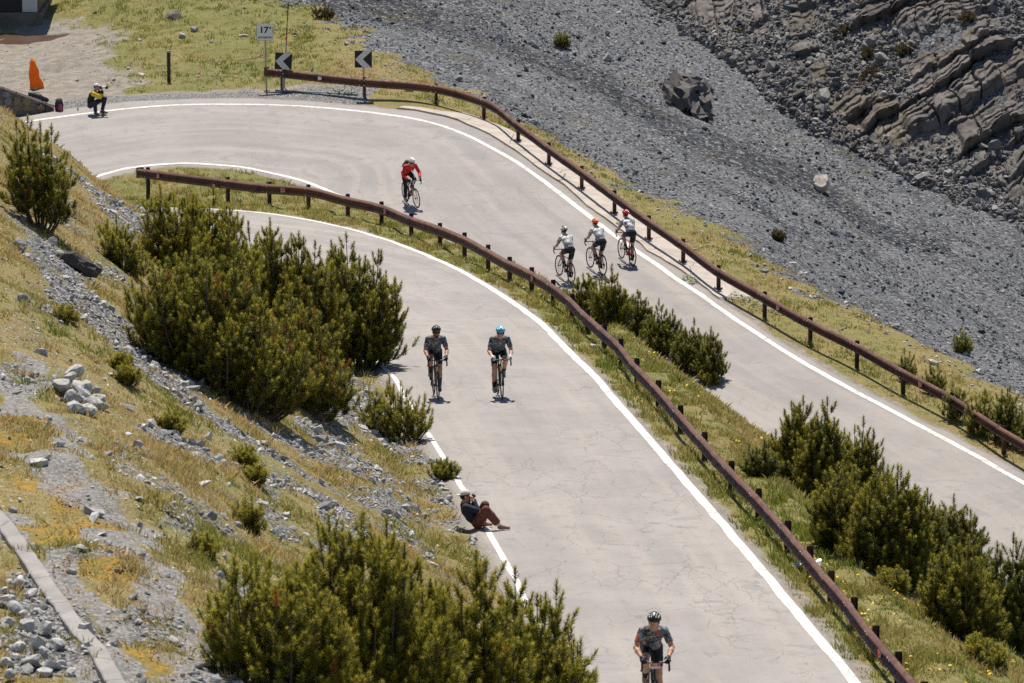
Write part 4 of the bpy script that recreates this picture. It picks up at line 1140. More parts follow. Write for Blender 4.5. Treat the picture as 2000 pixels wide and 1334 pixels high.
me = np_mesh('cloth', np.array(V), np.stack([np.array([i * mm + k, i * mm + (k + 1) % mm, (i + 1) * mm + (k + 1) % mm, (i + 1) * mm + k])[::-1] for i in range(nn - 1) for k in range(mm)]), smooth=True)
link('cloth', me, ORG, r)
mb = MB(); mb.box((-.135, -.05, .98), (.05, .05, .09)); mb.tube([(-.03, 0, -.1), (-.05, 0, 1.04)], .035, 8); mb.build('post', WHITEREF, r, smooth=True)

# drink bottle on the asphalt edge
b = on_ground(152, 217, 180); r = tag(empty('drink_bottle', b), 'small clear drink bottle with orange ends standing on the road edge', 'bottle')
mb = MB(); mb.lathe([(.03, 0), (.035, .01), (.035, .15), (.02, .19), (.015, .22)], 12); mb.build('body', SIGNW, r, smooth=True)
mb = MB(); mb.lathe([(.018, .22), (.018, .25)], 10); mb.build('cap', ORG, r, smooth=True)

# ------------------------------------------------------------------ building corner
b = at(76, 47, 211.5); gb = float(ground_z(b[0], b[1])[0])
r = tag(empty('hut', (b[0], b[1], gb)), 'corner of a hut with dark shutters and pale corrugated cladding at the lay-by', 'building')
DARKSH = plain('dark_shutter', (.012, .013, .016), .5, var=.3, scale=6); CLAD = plain('pale_cladding', (.52, .52, .52), .5, var=.05); PLASTER = concrete_mat('hut_base', (.10, .085, .07), (.16, .14, .12)); ROOFM = plain('roof_sheet', (.10, .09, .085), .6)
mb = MB(); mb.box((-2.6, 2.5, .12), (5.4, 5.2, .75)); mb.build('base', PLASTER, r, bevel=.01)
mb = MB(); mb.box((-2.62, 2.55, 1.75), (5.2, 4.9, 2.5)); mb.build('wall', DARKSH, r)
mb = MB()
for k in range(12): mb.box((-.08 - k * .05, .085 - (.012 if k % 2 else 0), 1.75), (.05, .03, 2.5))
mb.build('cladding', CLAD, r)
for k in range(2):
    sb = MB()
    for q in range(24): sb.box((-1.75 - k * 2.0, .085 + .006 * (q % 2), .58 + q * .09), (1.8, .02, .088))
    sb.build('shutter', DARKSH, r)
mb = MB(); mb.box((-2.62, 2.5, 3.08), (5.9, 5.9, .14)); mb.build('roof', ROOFM, r)

# puddle
V = []; F = []; c = on_ground(45, 80, 190)
for q, rad in enumerate((.0, .35, .7, 1.0)):
    for k in range(30):
        a = 2 * math.pi * k / 30; rr = rad * (1 + .25 * math.sin(3 * a + 1) + .12 * math.sin(7 * a))
        x_, y_ = c.x + 1.45 * rr * math.cos(a), c.y + 1.0 * rr * math.sin(a); V.append((x_, y_, float(ground_z(x_, y_)[0]) + .03 - .03 * (rad == 1.0)))
        if q: F.append(((q - 1) * 30 + k, q * 30 + k, q * 30 + (k + 1) % 30, (q - 1) * 30 + (k + 1) % 30))
me = bpy.data.meshes.new('puddle'); me.from_pydata(V, [], F)
PUD = NT('wet_mud'); PUD.col((.085, .05, .032)); PUD.rough(.25); tag(link('puddle', me, PUD.mat), kind='structure')

# ------------------------------------------------------------------ concrete kerb of the old track
L_ = np.array([tuple(hit(*p)) for p in [(-60,940),(0,1022),(50,1085),(70,1120),(110,1180),(160,1250),(215,1330),(300,1450)]])
P_ = smooth(resample(L_[:, :2], step=.25), 3); tt = np.gradient(P_, axis=0); tt /= np.linalg.norm(tt, axis=1)[:, None]; nn_ = np.stack([-tt[:, 1], tt[:, 0]], 1)
zk = smooth(ground_z(P_[:, 0], P_[:, 1])[:, None], 10)[:, 0]
rows = []
for off, dz in ((-.125, -.2), (-.125, .07), (-.11, .085), (.11, .085), (.125, .07), (.125, -.3)):
    q = P_ + nn_ * off; rows.append(np.c_[q, zk + dz])
V = np.stack(rows, 1); V[..., :2] += (vnoise(V[..., 0] * 3, V[..., 1] * 3) * .012)[..., None]
KERBM = concrete_mat('kerb_concrete', (.235, .22, .205), (.33, .31, .29))
tag(link('concrete_kerb', np_mesh('concrete_kerb', V.reshape(-1, 3), grid_faces(len(P_), 6)), KERBM), 'weathered concrete kerb edging the old gravel track above the road', 'kerb')

# ------------------------------------------------------------------ boulders that can be told apart
DARKST = stone_mat('dark_slab', (.055, .05, .048), (.10, .092, .086), (.16, .15, .14)); TANST = stone_mat('tan_limestone', (.36, .31, .26), (.47, .42, .36), (.56, .51, .45))
CREAM = stone_mat('cream_boulder', (.30, .27, .23), (.46, .41, .355), (.55, .50, .44))
_bg = np.random.default_rng(11)
def boulder(px, py, size, label, mat=None, rot=(0, 0, 0), sink=.25, name='boulder', group=None, tint=.6, y0=52, sub=_ico3, subf=_ico3f, cuts=9, loc=None, rough=.035, freq=3.0):
    V = chop(sub, cuts, _bg, .42, .86); V += rough * np.stack([fbm(V[:, 0] * freq, V[:, 1] * freq, V[:, 2] * freq, 4, 60 + k, .6) for k in range(3)], 1)
    V *= np.array(size) / 2
    Rr = np.array(Matrix.Rotation(rot[2], 3, 'Z') @ Matrix.Rotation(rot[1], 3, 'Y') @ Matrix.Rotation(rot[0], 3, 'X')); V = V @ Rr.T
    b = hit(px, py, y0) if loc is None else Vector(loc); V[:, 2] -= V[:, 2].min() * (1 - sink) if False else V[:, 2].min() + size[2] * sink
    me = np_mesh(name, V, subf, smooth=False)
    a_ = me.attributes.new('tint', 'FLOAT', 'POINT'); a_.data.foreach_set('value', np.full(len(V), tint, np.float32))
    o = link(name, me, mat or LIME, None, b); tag(o, label, 'rock', group); return o
boulder(1603, 373, (.55, 1.2, .85), 'pale tan upright boulder alone on the dark scree slope', CREAM, (.0, .1, .1), .15, tint=.7, cuts=2, rough=.1)
boulder(1345, 205, (2.2, 3.4, 2.0), 'big dark rugged outcrop sticking out of the upper scree', DARKST, (.1, .45, .2), .52, tint=.85, cuts=3, rough=.24, freq=3.6, sub=_ico4, subf=_ico4f)
boulder(150, 528, (1.15, .5, .55), 'dark wedge shaped slab on the hillside left of the pines', DARKST, (.2, .35, -.3), .25, tint=.5, rough=.12)
boulder(37, 482, (.30, .28, .32), 'grey angular rock in the grass above the dark slab', None, (0, .3, .2), .2, tint=.25)
boulder(101, 482, (.30, .3, .30), 'bluish grey block beside the small tree foot', None, (.3, .3, .9), .2, tint=.2)
boulder(72, 512, (.22, .2, .16), 'small whitish rock just left of the dark slab', None, (.3, 0, .9), .2, tint=.9)
boulder(48, 590, (.30, .2, .22), 'grey stone poking out of the grass at the far left', None, (.3, .6, .1), .2, tint=.3)
boulder(244, 797, (.42, .3, .18), 'flat grey rock just right of the stone heap', None, (.1, .1, .2), .25, tint=.5)
boulder(24, 1000, (.17, .15, .14), 'single round grey stone by the upper kerb end', None, (.1, .1, .2), .2, tint=.35)
boulder(1160, 680, (.26, .18, .16), 'white stone beside a near guardrail post', None, (.1, .1, .5), .2, tint=1.0)
boulder(275, 149, (.50, .5, .16), 'flat pale slab lying in the grass near the gravel', TANST, (.1, 0, .2), .3, tint=.8)
boulder(355, 73, (.45, .4, .28), 'grey rock half way up the grassy slope', None, (.1, .1, .3), .2, tint=.5)
boulder(380, 62, (.36, .3, .30), 'grey rock slightly higher up beside a taller tuft', None, (.4, .1, .8), .2, tint=.3)
boulder(475, 72, (.5, .3, .14), 'long tan flat stone left of the hairpin sign', TANST, (.0, .05, .1), .2, tint=.7)
boulder(975, 76, (.36, .30, .34), 'pale rock high on the dark scree', None, (.3, .1, .3), .2, tint=.8)
boulder(1186, 118, (.50, .40, .36), 'grey rock on the upper scree left of the outcrop', None, (.3, .1, .9), .2, tint=.4)
boulder(340, 38, (.65, .5, .45), 'dark boulder at the top of the grassy slope', DARKST, (.3, .1, .9), .25, tint=.9)
boulder(500, 377, (.42, .4, .26), 'dark grey rock behind the near guardrail on the grass island', DARKST, (.3, .1, .9), .2, tint=.9)
boulder(845, 905, (.34, .26, .2), 'pale rock in the gutter near the roadside shrub', None, (.3, .1, .9), .2, tint=.9)
# stone heap on the track side and the tip below the kerb
def heap(pts, label, group, seed, smin, smax):
    g = np.random.default_rng(seed)
    for (px, py, up) in pts:
        s = g.uniform(smin, smax); b = hit(px, py)
        boulder(0, 0, (s * g.uniform(1, 1.5), s, s * g.uniform(.6, .9)), label, None, tuple(g.uniform(-.5, .5, 2)) + (g.uniform(0, 3),), .12, 'heaped_rock', group, float(g.uniform(.6, 1)), sub=_ico2, subf=_ico2f, cuts=9, rough=.08, loc=b + Vector((0, 0, up)))
heap([(122,768,0),(136,756,.08),(150,772,.04),(163,788,.04),(176,798,.0),(150,792,.0),(134,784,0),(190,786,0),(146,748,.12),(168,772,.10),(146,806,0),(166,808,0),(182,776,.05),(198,800,0)],
     'pale grey rock in the loose heap beside the old track', 'rocks of the heap beside the old track', 31, .24, .40)
heap([(10,1160,0),(38,1150,.05),(60,1170,0),(30,1200,0),(75,1200,0),(15,1225,0),(55,1235,0),(90,1240,0),(110,1270,0),(35,1270,0),(75,1275,.05),(120,1300,0),(15,1300,0),(60,1305,0),(100,1310,0),(140,1320,0),(20,1332,.05),(85,1290,.1),(45,1215,.1),(12,1185,.08)],
     'pale angular rock in the tip below the concrete kerb', 'rocks tipped below the kerb', 32, .13, .30)
# crumpled plastic sheet
b = hit(1575, 1112); V = []; F = []
nn, mm = 12, 9
for i in range(nn):
    for k in range(mm):
        x_, y_ = (i / (nn - 1) - .5) * .55, (k / (mm - 1) - .5) * .35
        z_ = .10 + .09 * float(fbm(np.array([x_ * 9]), np.array([y_ * 9]), 0, 3, 9)[0]) - .22 * (abs(x_) ** 1.5 + abs(y_) ** 1.5)
        V.append((x_, y_, z_))
me = np_mesh('plastic_sheet', np.array(V), grid_faces(nn, mm)); o = link('plastic_sheet', me, plain('pale_plastic', (.58, .61, .62), .3, spec=.5), None, b)
sm = o.modifiers.new('s', 'SOLIDIFY'); sm.thickness = .006
tag(o, 'crumpled pale plastic sheet lying under the near guardrail', 'litter')
# ------------------------------------------------------------------ mountain pines
def needle_mat(name, dark, mid, tip, rust):
    m = NT(name); t = m.attr('tint', 'Fac'); a = m.attr('along', 'Fac')
    c = m.mix(m.ramp(t, 0, .9), dark, mid); c = m.mix(m.math('MULTIPLY', m.ramp(a, .50, .95), .85), c, tip)
    c = m.mix(m.ramp(t, .955, .965), c, rust)
    m.col(c); m.rough(.55); m.b.inputs['Specular IOR Level'].default_value = .3
    tr = m.n('ShaderNodeBsdfTranslucent'); m.put(tr.inputs[0], c); mx = m.n('ShaderNodeMixShader'); mx.inputs[0].default_value = .42
    m.l(m.b.outputs[0], mx.inputs[1]); m.l(tr.outputs[0], mx.inputs[2]); m.l(mx.outputs[0], m.out.inputs[0]); return m.mat
NEEDLE = needle_mat('pine_needles', (.080, .088, .012), (.235, .22, .030), (.55, .47, .080), (.30, .13, .03))
NEEDLE_Y = needle_mat('pine_needles_yellow', (.105, .110, .013), (.28, .255, .031), (.58, .49, .075), (.32, .14, .03))
NEEDLE_D = needle_mat('pine_needles_dark', (.066, .078, .016), (.185, .19, .036), (.45, .41, .08), (.24, .10, .03))
BARK = plain('pine_bark', (.115, .095, .080), .9, var=.4, scale=20)
_pg = np.random.default_rng(77)
def shoot_proto(nn, L=.20):
    V = np.zeros((nn, 3, 3)); al = np.zeros((nn, 3))
    for i in range(nn):
        z = .02 + .98 * (i + .5) / nn; a = i * 2.39996 + _pg.uniform(-.3, .3)
        el = R(38 + 34 * max(0, (z - .55) / .45)) + _pg.normal(0, .15)
        d = np.array([math.cos(a) * math.cos(el), math.sin(a) * math.cos(el), math.sin(el)])
        s = np.array([-math.sin(a), math.cos(a), 0]) * .5 + _pg.normal(0, .4, 3); s -= d * (s @ d); s /= np.linalg.norm(s)
        b = np.array([0, 0, z * .86]); l = L * _pg.uniform(.8, 1.2) * (1 - .3 * max(0, z - .8) / .2)
        V[i] = [b - s * .030, b + s * .030, b + d * l]; al[i] = [z * .75, z * .75, min(1, z * .75 + .25)]
    return V, al
SH = [shoot_proto(58, .36) for _ in range(4)]; SHL = [shoot_proto(44, .36) for _ in range(3)]

def pine(px, py, h, w, d, leaders, seed, label, group=None, mat=None, name='mountain_pine', light=False, spread=.50, skirt=.06, rust=.0, lean=(0, 0), loc=None, y0=52, dens=1.0, cat='pine'):
    g = np.random.default_rng(seed)
    base = hit(px, py, y0) if loc is None else Vector(loc); bz = base.z
    root = empty(name, base); tag(root, label, cat, group)
    pos, dr, ln = [], [], []
    tb = MB()
    for li in range(leaders):
        rho = math.sqrt((li + .5) / leaders) * g.uniform(.9, 1.05); a = li * 2.39996 + g.uniform(-.3, .3)
        ox, oy = rho * math.cos(a) * w / 2, rho * math.sin(a) * d / 2
        gz_ = float(ground_z(base.x + ox, base.y + oy)[0]) - bz
        gz_ = max(min(gz_, h * .6), -h * .6)
        hh = h * (1 - .58 * rho ** 2.0) * g.uniform(.68, 1.08)
        b0 = Vector((ox * spread, oy * spread, gz_ * spread - .06)); tip = Vector((ox * .92 + lean[0] * h, oy * .92 + lean[1] * h, gz_ * .75 + hh))
        c1 = Vector((b0.x + (tip.x - b0.x) * .7, b0.y + (tip.y - b0.y) * .7, b0.z + (tip.z - b0.z) * .28)) + Vector(g.normal(0, .05, 3) * h * .4)
        def P(t): return b0 * (1 - t) ** 2 + c1 * 2 * t * (1 - t) + tip * t * t
        length = sum((P((k + 1) / 8) - P(k / 8)).length for k in range(8))
        tb.tube([P(t) for t in (0, .2, .4, .6, .8, 1)], [max(.006, .018 * h ** .6 * (1 - .75 * t)) for t in (0, .2, .4, .6, .8, 1)], 5, caps=False)
        # leading shoot
        for q in range(1):
            tdir = (P(1) - P(.92)).normalized() * .5 + Vector((0, 0, .6)); pos.append(tip); dr.append(tdir); ln.append(min(.30, .16 + .06 * h) * g.uniform(.7, 1.2))
        t0 = skirt + .12 * (1 - rho)
        nw = max(2, int(length * (1 - t0) / .21))
        for wi in range(nw):
            t = t0 + (1 - t0) * (wi + g.uniform(0, .4)) / nw
            p = P(t); rem = length * (1 - t); tang = (P(min(1, t + .04)) - P(max(0, t - .04))).normalized()
            Lb = min(.10 + .36 * rem, .24 + .17 * h) * g.uniform(.6, 1.2); nb = int(g.integers(2, 5) * dens + .5); az = g.uniform(0, 6.28)
            for k in range(nb):
                az += 6.28 / max(nb, 1) + g.uniform(-.4, .4)
                el = R(g.uniform(2, 38)); out = Vector((math.cos(az) * math.cos(el), math.sin(az) * math.cos(el), math.sin(el))) + tang * .25
                out.normalize(); e = p + out * Lb + Vector((0, 0, .16 * Lb)); mid = p + out * Lb * .55
                if Lb > .14: tb.tube([p, mid, e], [.007, .006, .004], 3, caps=False)
                up = out * .55 + Vector((g.normal(0, .14), g.normal(0, .14), .92)); s_ = (.15 + .045 * min(h, 3)) * g.uniform(.75, 1.25)
                pos.append(e); dr.append(up); ln.append(s_)
                if Lb > .13:
                    for q in range(2 if Lb < .3 else 4):
                        sv = Vector(g.normal(0, .5, 3)); u = out * .4 + sv * .6 + Vector((0, 0, .85)); pos.append(p + out * Lb * g.uniform(.35, .9)); dr.append(u); ln.append(s_ * g.uniform(.6, .95))
    pos = np.array([tuple(v) for v in pos]); dr = np.array([tuple(v.normalized()) for v in dr]); ln = np.array(ln)
    n = len(pos); protos = SHL if light else SH
    ref = np.where(np.abs(dr[:, 2:]) < .9, [[0, 0, 1.]], [[1., 0, 0]]); ux = np.cross(dr, ref); ux /= np.linalg.norm(ux, axis=1)[:, None]; uy = np.cross(dr, ux)
    sp = g.uniform(0, 6.28, n); cs, sn = np.cos(sp)[:, None], np.sin(sp)[:, None]; ux, uy = ux * cs + uy * sn, uy * cs - ux * sn
    kind = g.integers(0, len(protos), n); VV, AL, TT = [], [], []
    low = np.clip((pos[:, 2]) / max(h, .1), 0, 1)
    tint = np.clip(g.normal(.5, .22, n), 0, .94); tint = np.where(g.uniform(0, 1, n) < rust, 1.0, tint)
    for k, (V, al) in enumerate(protos):
        m_ = kind == k; l = ln[m_][:, None, None, None]
        q = V[None] * l
        wide = np.clip(.27 / np.maximum(ln[m_], .05), .85, 1.9)[:, None, None, None]
        VV.append((pos[m_][:, None, None] + q[..., 0:1] * wide * ux[m_][:, None, None] + q[..., 1:2] * wide * uy[m_][:, None, None] + q[..., 2:3] * dr[m_][:, None, None]).reshape(-1, 3))
        AL.append(np.tile(al.ravel(), m_.sum())); TT.append(np.repeat(tint[m_], al.size))
    VV = np.concatenate(VV); AL = np.concatenate(AL); TT = np.concatenate(TT)
    me = np_mesh('crown', VV, np.arange(len(VV)).reshape(-1, 3))
    for nm, arr in (('tint', TT), ('along', AL)):
        a_ = me.attributes.new(nm, 'FLOAT', 'POINT'); a_.data.foreach_set('value', arr.astype(np.float32))
    link('crown', me, mat or NEEDLE, root)
    tb.build('trunk', BARK, root)
    return root
GH = 'mountain pines on the hillside left of the upper road'; GB = 'mountain pines on the bank between the two roads'; GF = 'young pines beyond the far guardrail'
pine(80, 446, 2.25, 1.75, 1.6, 13, 1, 'slender dark pine at the left edge with open trunks', GH, NEEDLE, spread=.25, skirt=.22, name='mountain_pine', rust=.02)
pine(242, 530, .95, 1.30, 1.2, 15, 2, 'low rounded yellowish pine bush beside the dark slab', GH, NEEDLE_Y, skirt=.1)
pine(405, 572, 2.3, 3.1, 2.4, 34, 3, 'bushy pine reaching up in front of the guardrail end', GH, NEEDLE_Y, skirt=.08)
pine(440, 765, 2.55, 4.1, 3.2, 52, 4, 'largest broad pine thicket in the middle of the hillside', GH, NEEDLE, skirt=.06, rust=.03)
pine(590, 790, 2.25, 2.5, 2.4, 26, 14, 'rusty tipped pine at the right side of the largest thicket', GH, NEEDLE, skirt=.06, rust=.10)
pine(570, 650, 2.6, 3.0, 2.4, 30, 5, 'pine with bare inner twigs between the two large thickets', GH, NEEDLE, skirt=.1, rust=.03)
pine(690, 720, 3.0, 2.6, 2.4, 30, 6, 'tall spiky pine leaning over the left edge of the upper road', GH, NEEDLE, skirt=.05)
pine(772, 862, 1.2, 1.9, 1.4, 24, 7, 'thin light green pine shrub by the left edge line of the upper road', GH, NEEDLE_Y, light=True, skirt=.05, dens=.7)
pine(560, 1370, 2.15, 2.5, 2.2, 26, 8, 'foreground pine farthest left in the bottom thicket', GH, NEEDLE_Y, skirt=.05, rust=.01)
pine(735, 1425, 3.0, 2.7, 2.4, 34, 9, 'tallest foreground pine at the bottom with a pointed top', GH, NEEDLE_Y, skirt=.05, rust=.01)
pine(910, 1475, 2.75, 2.5, 2.3, 32, 10, 'middle foreground pine of the bottom thicket, below the sitting man', GH, NEEDLE_Y, skirt=.05, rust=.01)
pine(1050, 1520, 2.9, 1.9, 2.0, 26, 11, 'foreground pine farthest right, overlapping the upper road at the bottom', GH, NEEDLE_Y, skirt=.05, rust=.01)
pine(868, 938, .42, .50, .45, 9, 12, 'tiny pine shrub on the road edge above the sitting man', GH, NEEDLE, light=True)
for i, (px, py, h, w, lab) in enumerate([(250, 752, .30, .26, 'small sapling standing in the scree left of the largest thicket'), (236, 722, .22, .18, 'tiny sapling just above another sapling in the scree'), (337, 845, .30, .32, 'sapling in dry grass below the largest thicket'),
        (478, 912, .26, .24, 'sapling at the top of a pair on the stony slope'), (500, 945, .25, .20, 'sapling at the bottom of a pair on the stony slope'), (486, 1042, .50, .42, 'knee high sapling above the foreground thicket'),
        (398, 1088, .25, .42, 'low spreading sapling near the old gravel track'), (130, 628, .20, .32, 'low sapling at the left edge of the scree stream')]):
    pine(px, py, h, w, w, 6, 30 + i, lab, 'pine saplings on the hillside', NEEDLE_Y, name='pine_sapling', light=True, cat='sapling')
for i, (px, py, h, w, lab, mt) in enumerate([(1147, 606, .85, 1.0, 'first and smallest pine of the hedge on the bank below three riders', NEEDLE), (1192, 632, 1.40, 1.15, 'pointed pine second in the bank hedge below three riders', NEEDLE), (1240, 660, 1.40, 1.3, 'full pine in the middle of the bank hedge', NEEDLE_D),
        (1295, 694, 1.45, 1.4, 'dense pine right of the middle in the bank hedge', NEEDLE_D), (1348, 728, 1.5, 1.3, 'tall dark pine near the right end of the bank hedge', NEEDLE_D), (1387, 744, 1.65, .75, 'narrow pine column closing the bank hedge on the right', NEEDLE_D), (1383, 752, .42, .6, 'low yellowish pine at the foot of the hedge end', NEEDLE_Y)]):
    pine(px, py, h, w, .9, max(6, int(13 * w)), 50 + i, lab, GB, mt, skirt=.04)
for i, (px, py, h, w, lab, mt) in enumerate([(1490, 935, .75, .7, 'small dark pine alone just right of the near guardrail', NEEDLE_D), (1560, 955, 1.9, .95, 'tall pointed pine with two tips on the right bank', NEEDLE), (1605, 985, 2.25, .9, 'highest pine spire on the right bank', NEEDLE),
        (1680, 1010, 2.20, 1.0, 'broad topped pine right of the highest spire', NEEDLE), (1655, 1075, 1.65, 1.5, 'spreading pine in front of the spires with bare twigs', NEEDLE), (1740, 1135, 2.1, 1.5, 'large pine with arching pale branches in the right bank thicket', NEEDLE), (1800, 1120, 1.75, 1.2, 'deep green pine in the middle of the right bank thicket', NEEDLE_D),
        (1870, 1150, 1.95, 1.25, 'dark pine against the lower road in the right bank thicket', NEEDLE_D), (1880, 1250, 1.75, 1.3, 'pine at the lower right with upright light tips', NEEDLE), (1965, 1265, 2.0, 1.3, 'tall pine cut by the right edge of the picture', NEEDLE_D), (2050, 1300, 2.0, 1.3, 'pine partly outside the picture at the lower right', NEEDLE_D),
        (1745, 1160, .40, .55, 'low pine shoot at the foot of the right bank thicket', NEEDLE_Y), (1925, 1300, .42, .6, 'small pale pine bush in the grass at the bottom right', NEEDLE_Y)]):
    pine(px, py, h, w * 1.18, max(.7, w * .95), max(8, int(19 * w)), 70 + i, lab, GB, mt, skirt=.04)
for i, (px, py, h, w, lab, mt) in enumerate([(1772, 745, .85, .45, 'slim young pine first in the row behind the far guardrail', NEEDLE_D), (1825, 770, .80, .75, 'young pine with reddish twig second behind the far guardrail', NEEDLE_D), (1868, 822, 1.05, .7, 'young pine in the middle of the far guardrail row', NEEDLE_D),
        (1915, 850, 1.35, .85, 'young pine with pale bare branches behind the far guardrail', NEEDLE), (1965, 868, 1.6, .8, 'tallest young pine at the end of the far guardrail row', NEEDLE_D), (2010, 885, 1.3, .9, 'young pine behind the far guardrail cut by the picture edge', NEEDLE_D)]):
    pine(px, py, h, w, .7, max(5, int(11 * w)), 90 + i, lab, GF, mt, name='young_pine', skirt=.05, light=True, y0=140)
pine(1880, 692, .70, .62, .6, 9, 97, 'lone round pine bush on the boundary of scree and grass', None, NEEDLE, name='pine_bush', light=True, y0=150)
pine(1097, 92, .62, .62, .6, 9, 98, 'lone dark bush high on the slate scree', None, NEEDLE_D, name='pine_bush', light=True, y0=190)
SHRUB = needle_mat('dry_shrub', (.05, .042, .015), (.12, .092, .032), (.17, .125, .045), (.18, .09, .03))
for i, (px, py, h, w, lab) in enumerate([(1648, 75, .5, .9, 'brownish shrub high between the ledges'), (1695, 118, .5, .6, 'olive shrub just right of a dark ledge on the rock slope'), (1700, 165, .55, 1.1, 'widest brown shrub patch in the middle of the rock slope'), (1665, 185, .4, .8, 'brown shrub below the widest patch'),
        (1765, 110, .4, .8, 'shrub right of the widest patch on the rock slope'), (1440, 78, .35, .55, 'small dark shrub above the gully'), (1890, 45, .35, .7, 'brown shrub at the upper right of the rock slope'), (630, 38, .55, 1.0, 'dark green shrub at the top edge where grass meets scree'), (1520, 470, .25, .35, 'little brown shrub low on the scree')]):
    pine(px, py, h, w, w * .8, 9, 110 + i, lab, 'dry shrubs on the far slopes', SHRUB, name='dry_shrub', light=True, y0=180 if py < 300 else 150, cat='shrub')
# leafy plants by the far concrete strip and verge
LEAF = plain('pale_leaves', (.20, .24, .11), .7, var=.35, scale=8)
def leafy(pts, label):
    V = []; g = np.random.default_rng(9)
    for (px, py, r_) in pts:
        b = hit(px, py, 140)
        for q in range(40):
            a = g.uniform(0, 6.28); rr = r_ * math.sqrt(g.uniform()); p = np.array([b.x + rr * math.cos(a), b.y + rr * math.sin(a) * 1.4, 0]); p[2] = float(ground_z(p[0], p[1])[0]) + g.uniform(.03, .14)
            u = g.normal(0, 1, 3); u[2] *= .4; u /= np.linalg.norm(u); v = np.cross(u, [0, 0, 1.]); v /= np.linalg.norm(v); s = g.uniform(.04, .07)
            V += [p - u * s, p + v * s * .5, p + u * s, p - v * s * .5]
    me = np_mesh('leafy_plants', np.array(V), np.arange(len(V)).reshape(-1, 4)); tag(link('leafy_plants', me, LEAF), label, 'plants', kind='stuff')
leafy([(650, 180, .25), (668, 181, .25), (685, 182, .2), (1345, 547, .25), (1355, 555, .2), (1440, 585, .3), (1460, 592, .35), (1480, 600, .35), (1500, 606, .3), (1520, 612, .25), (1212, 441, .15)], 'pale leafy plants growing along the concrete and the far verge')
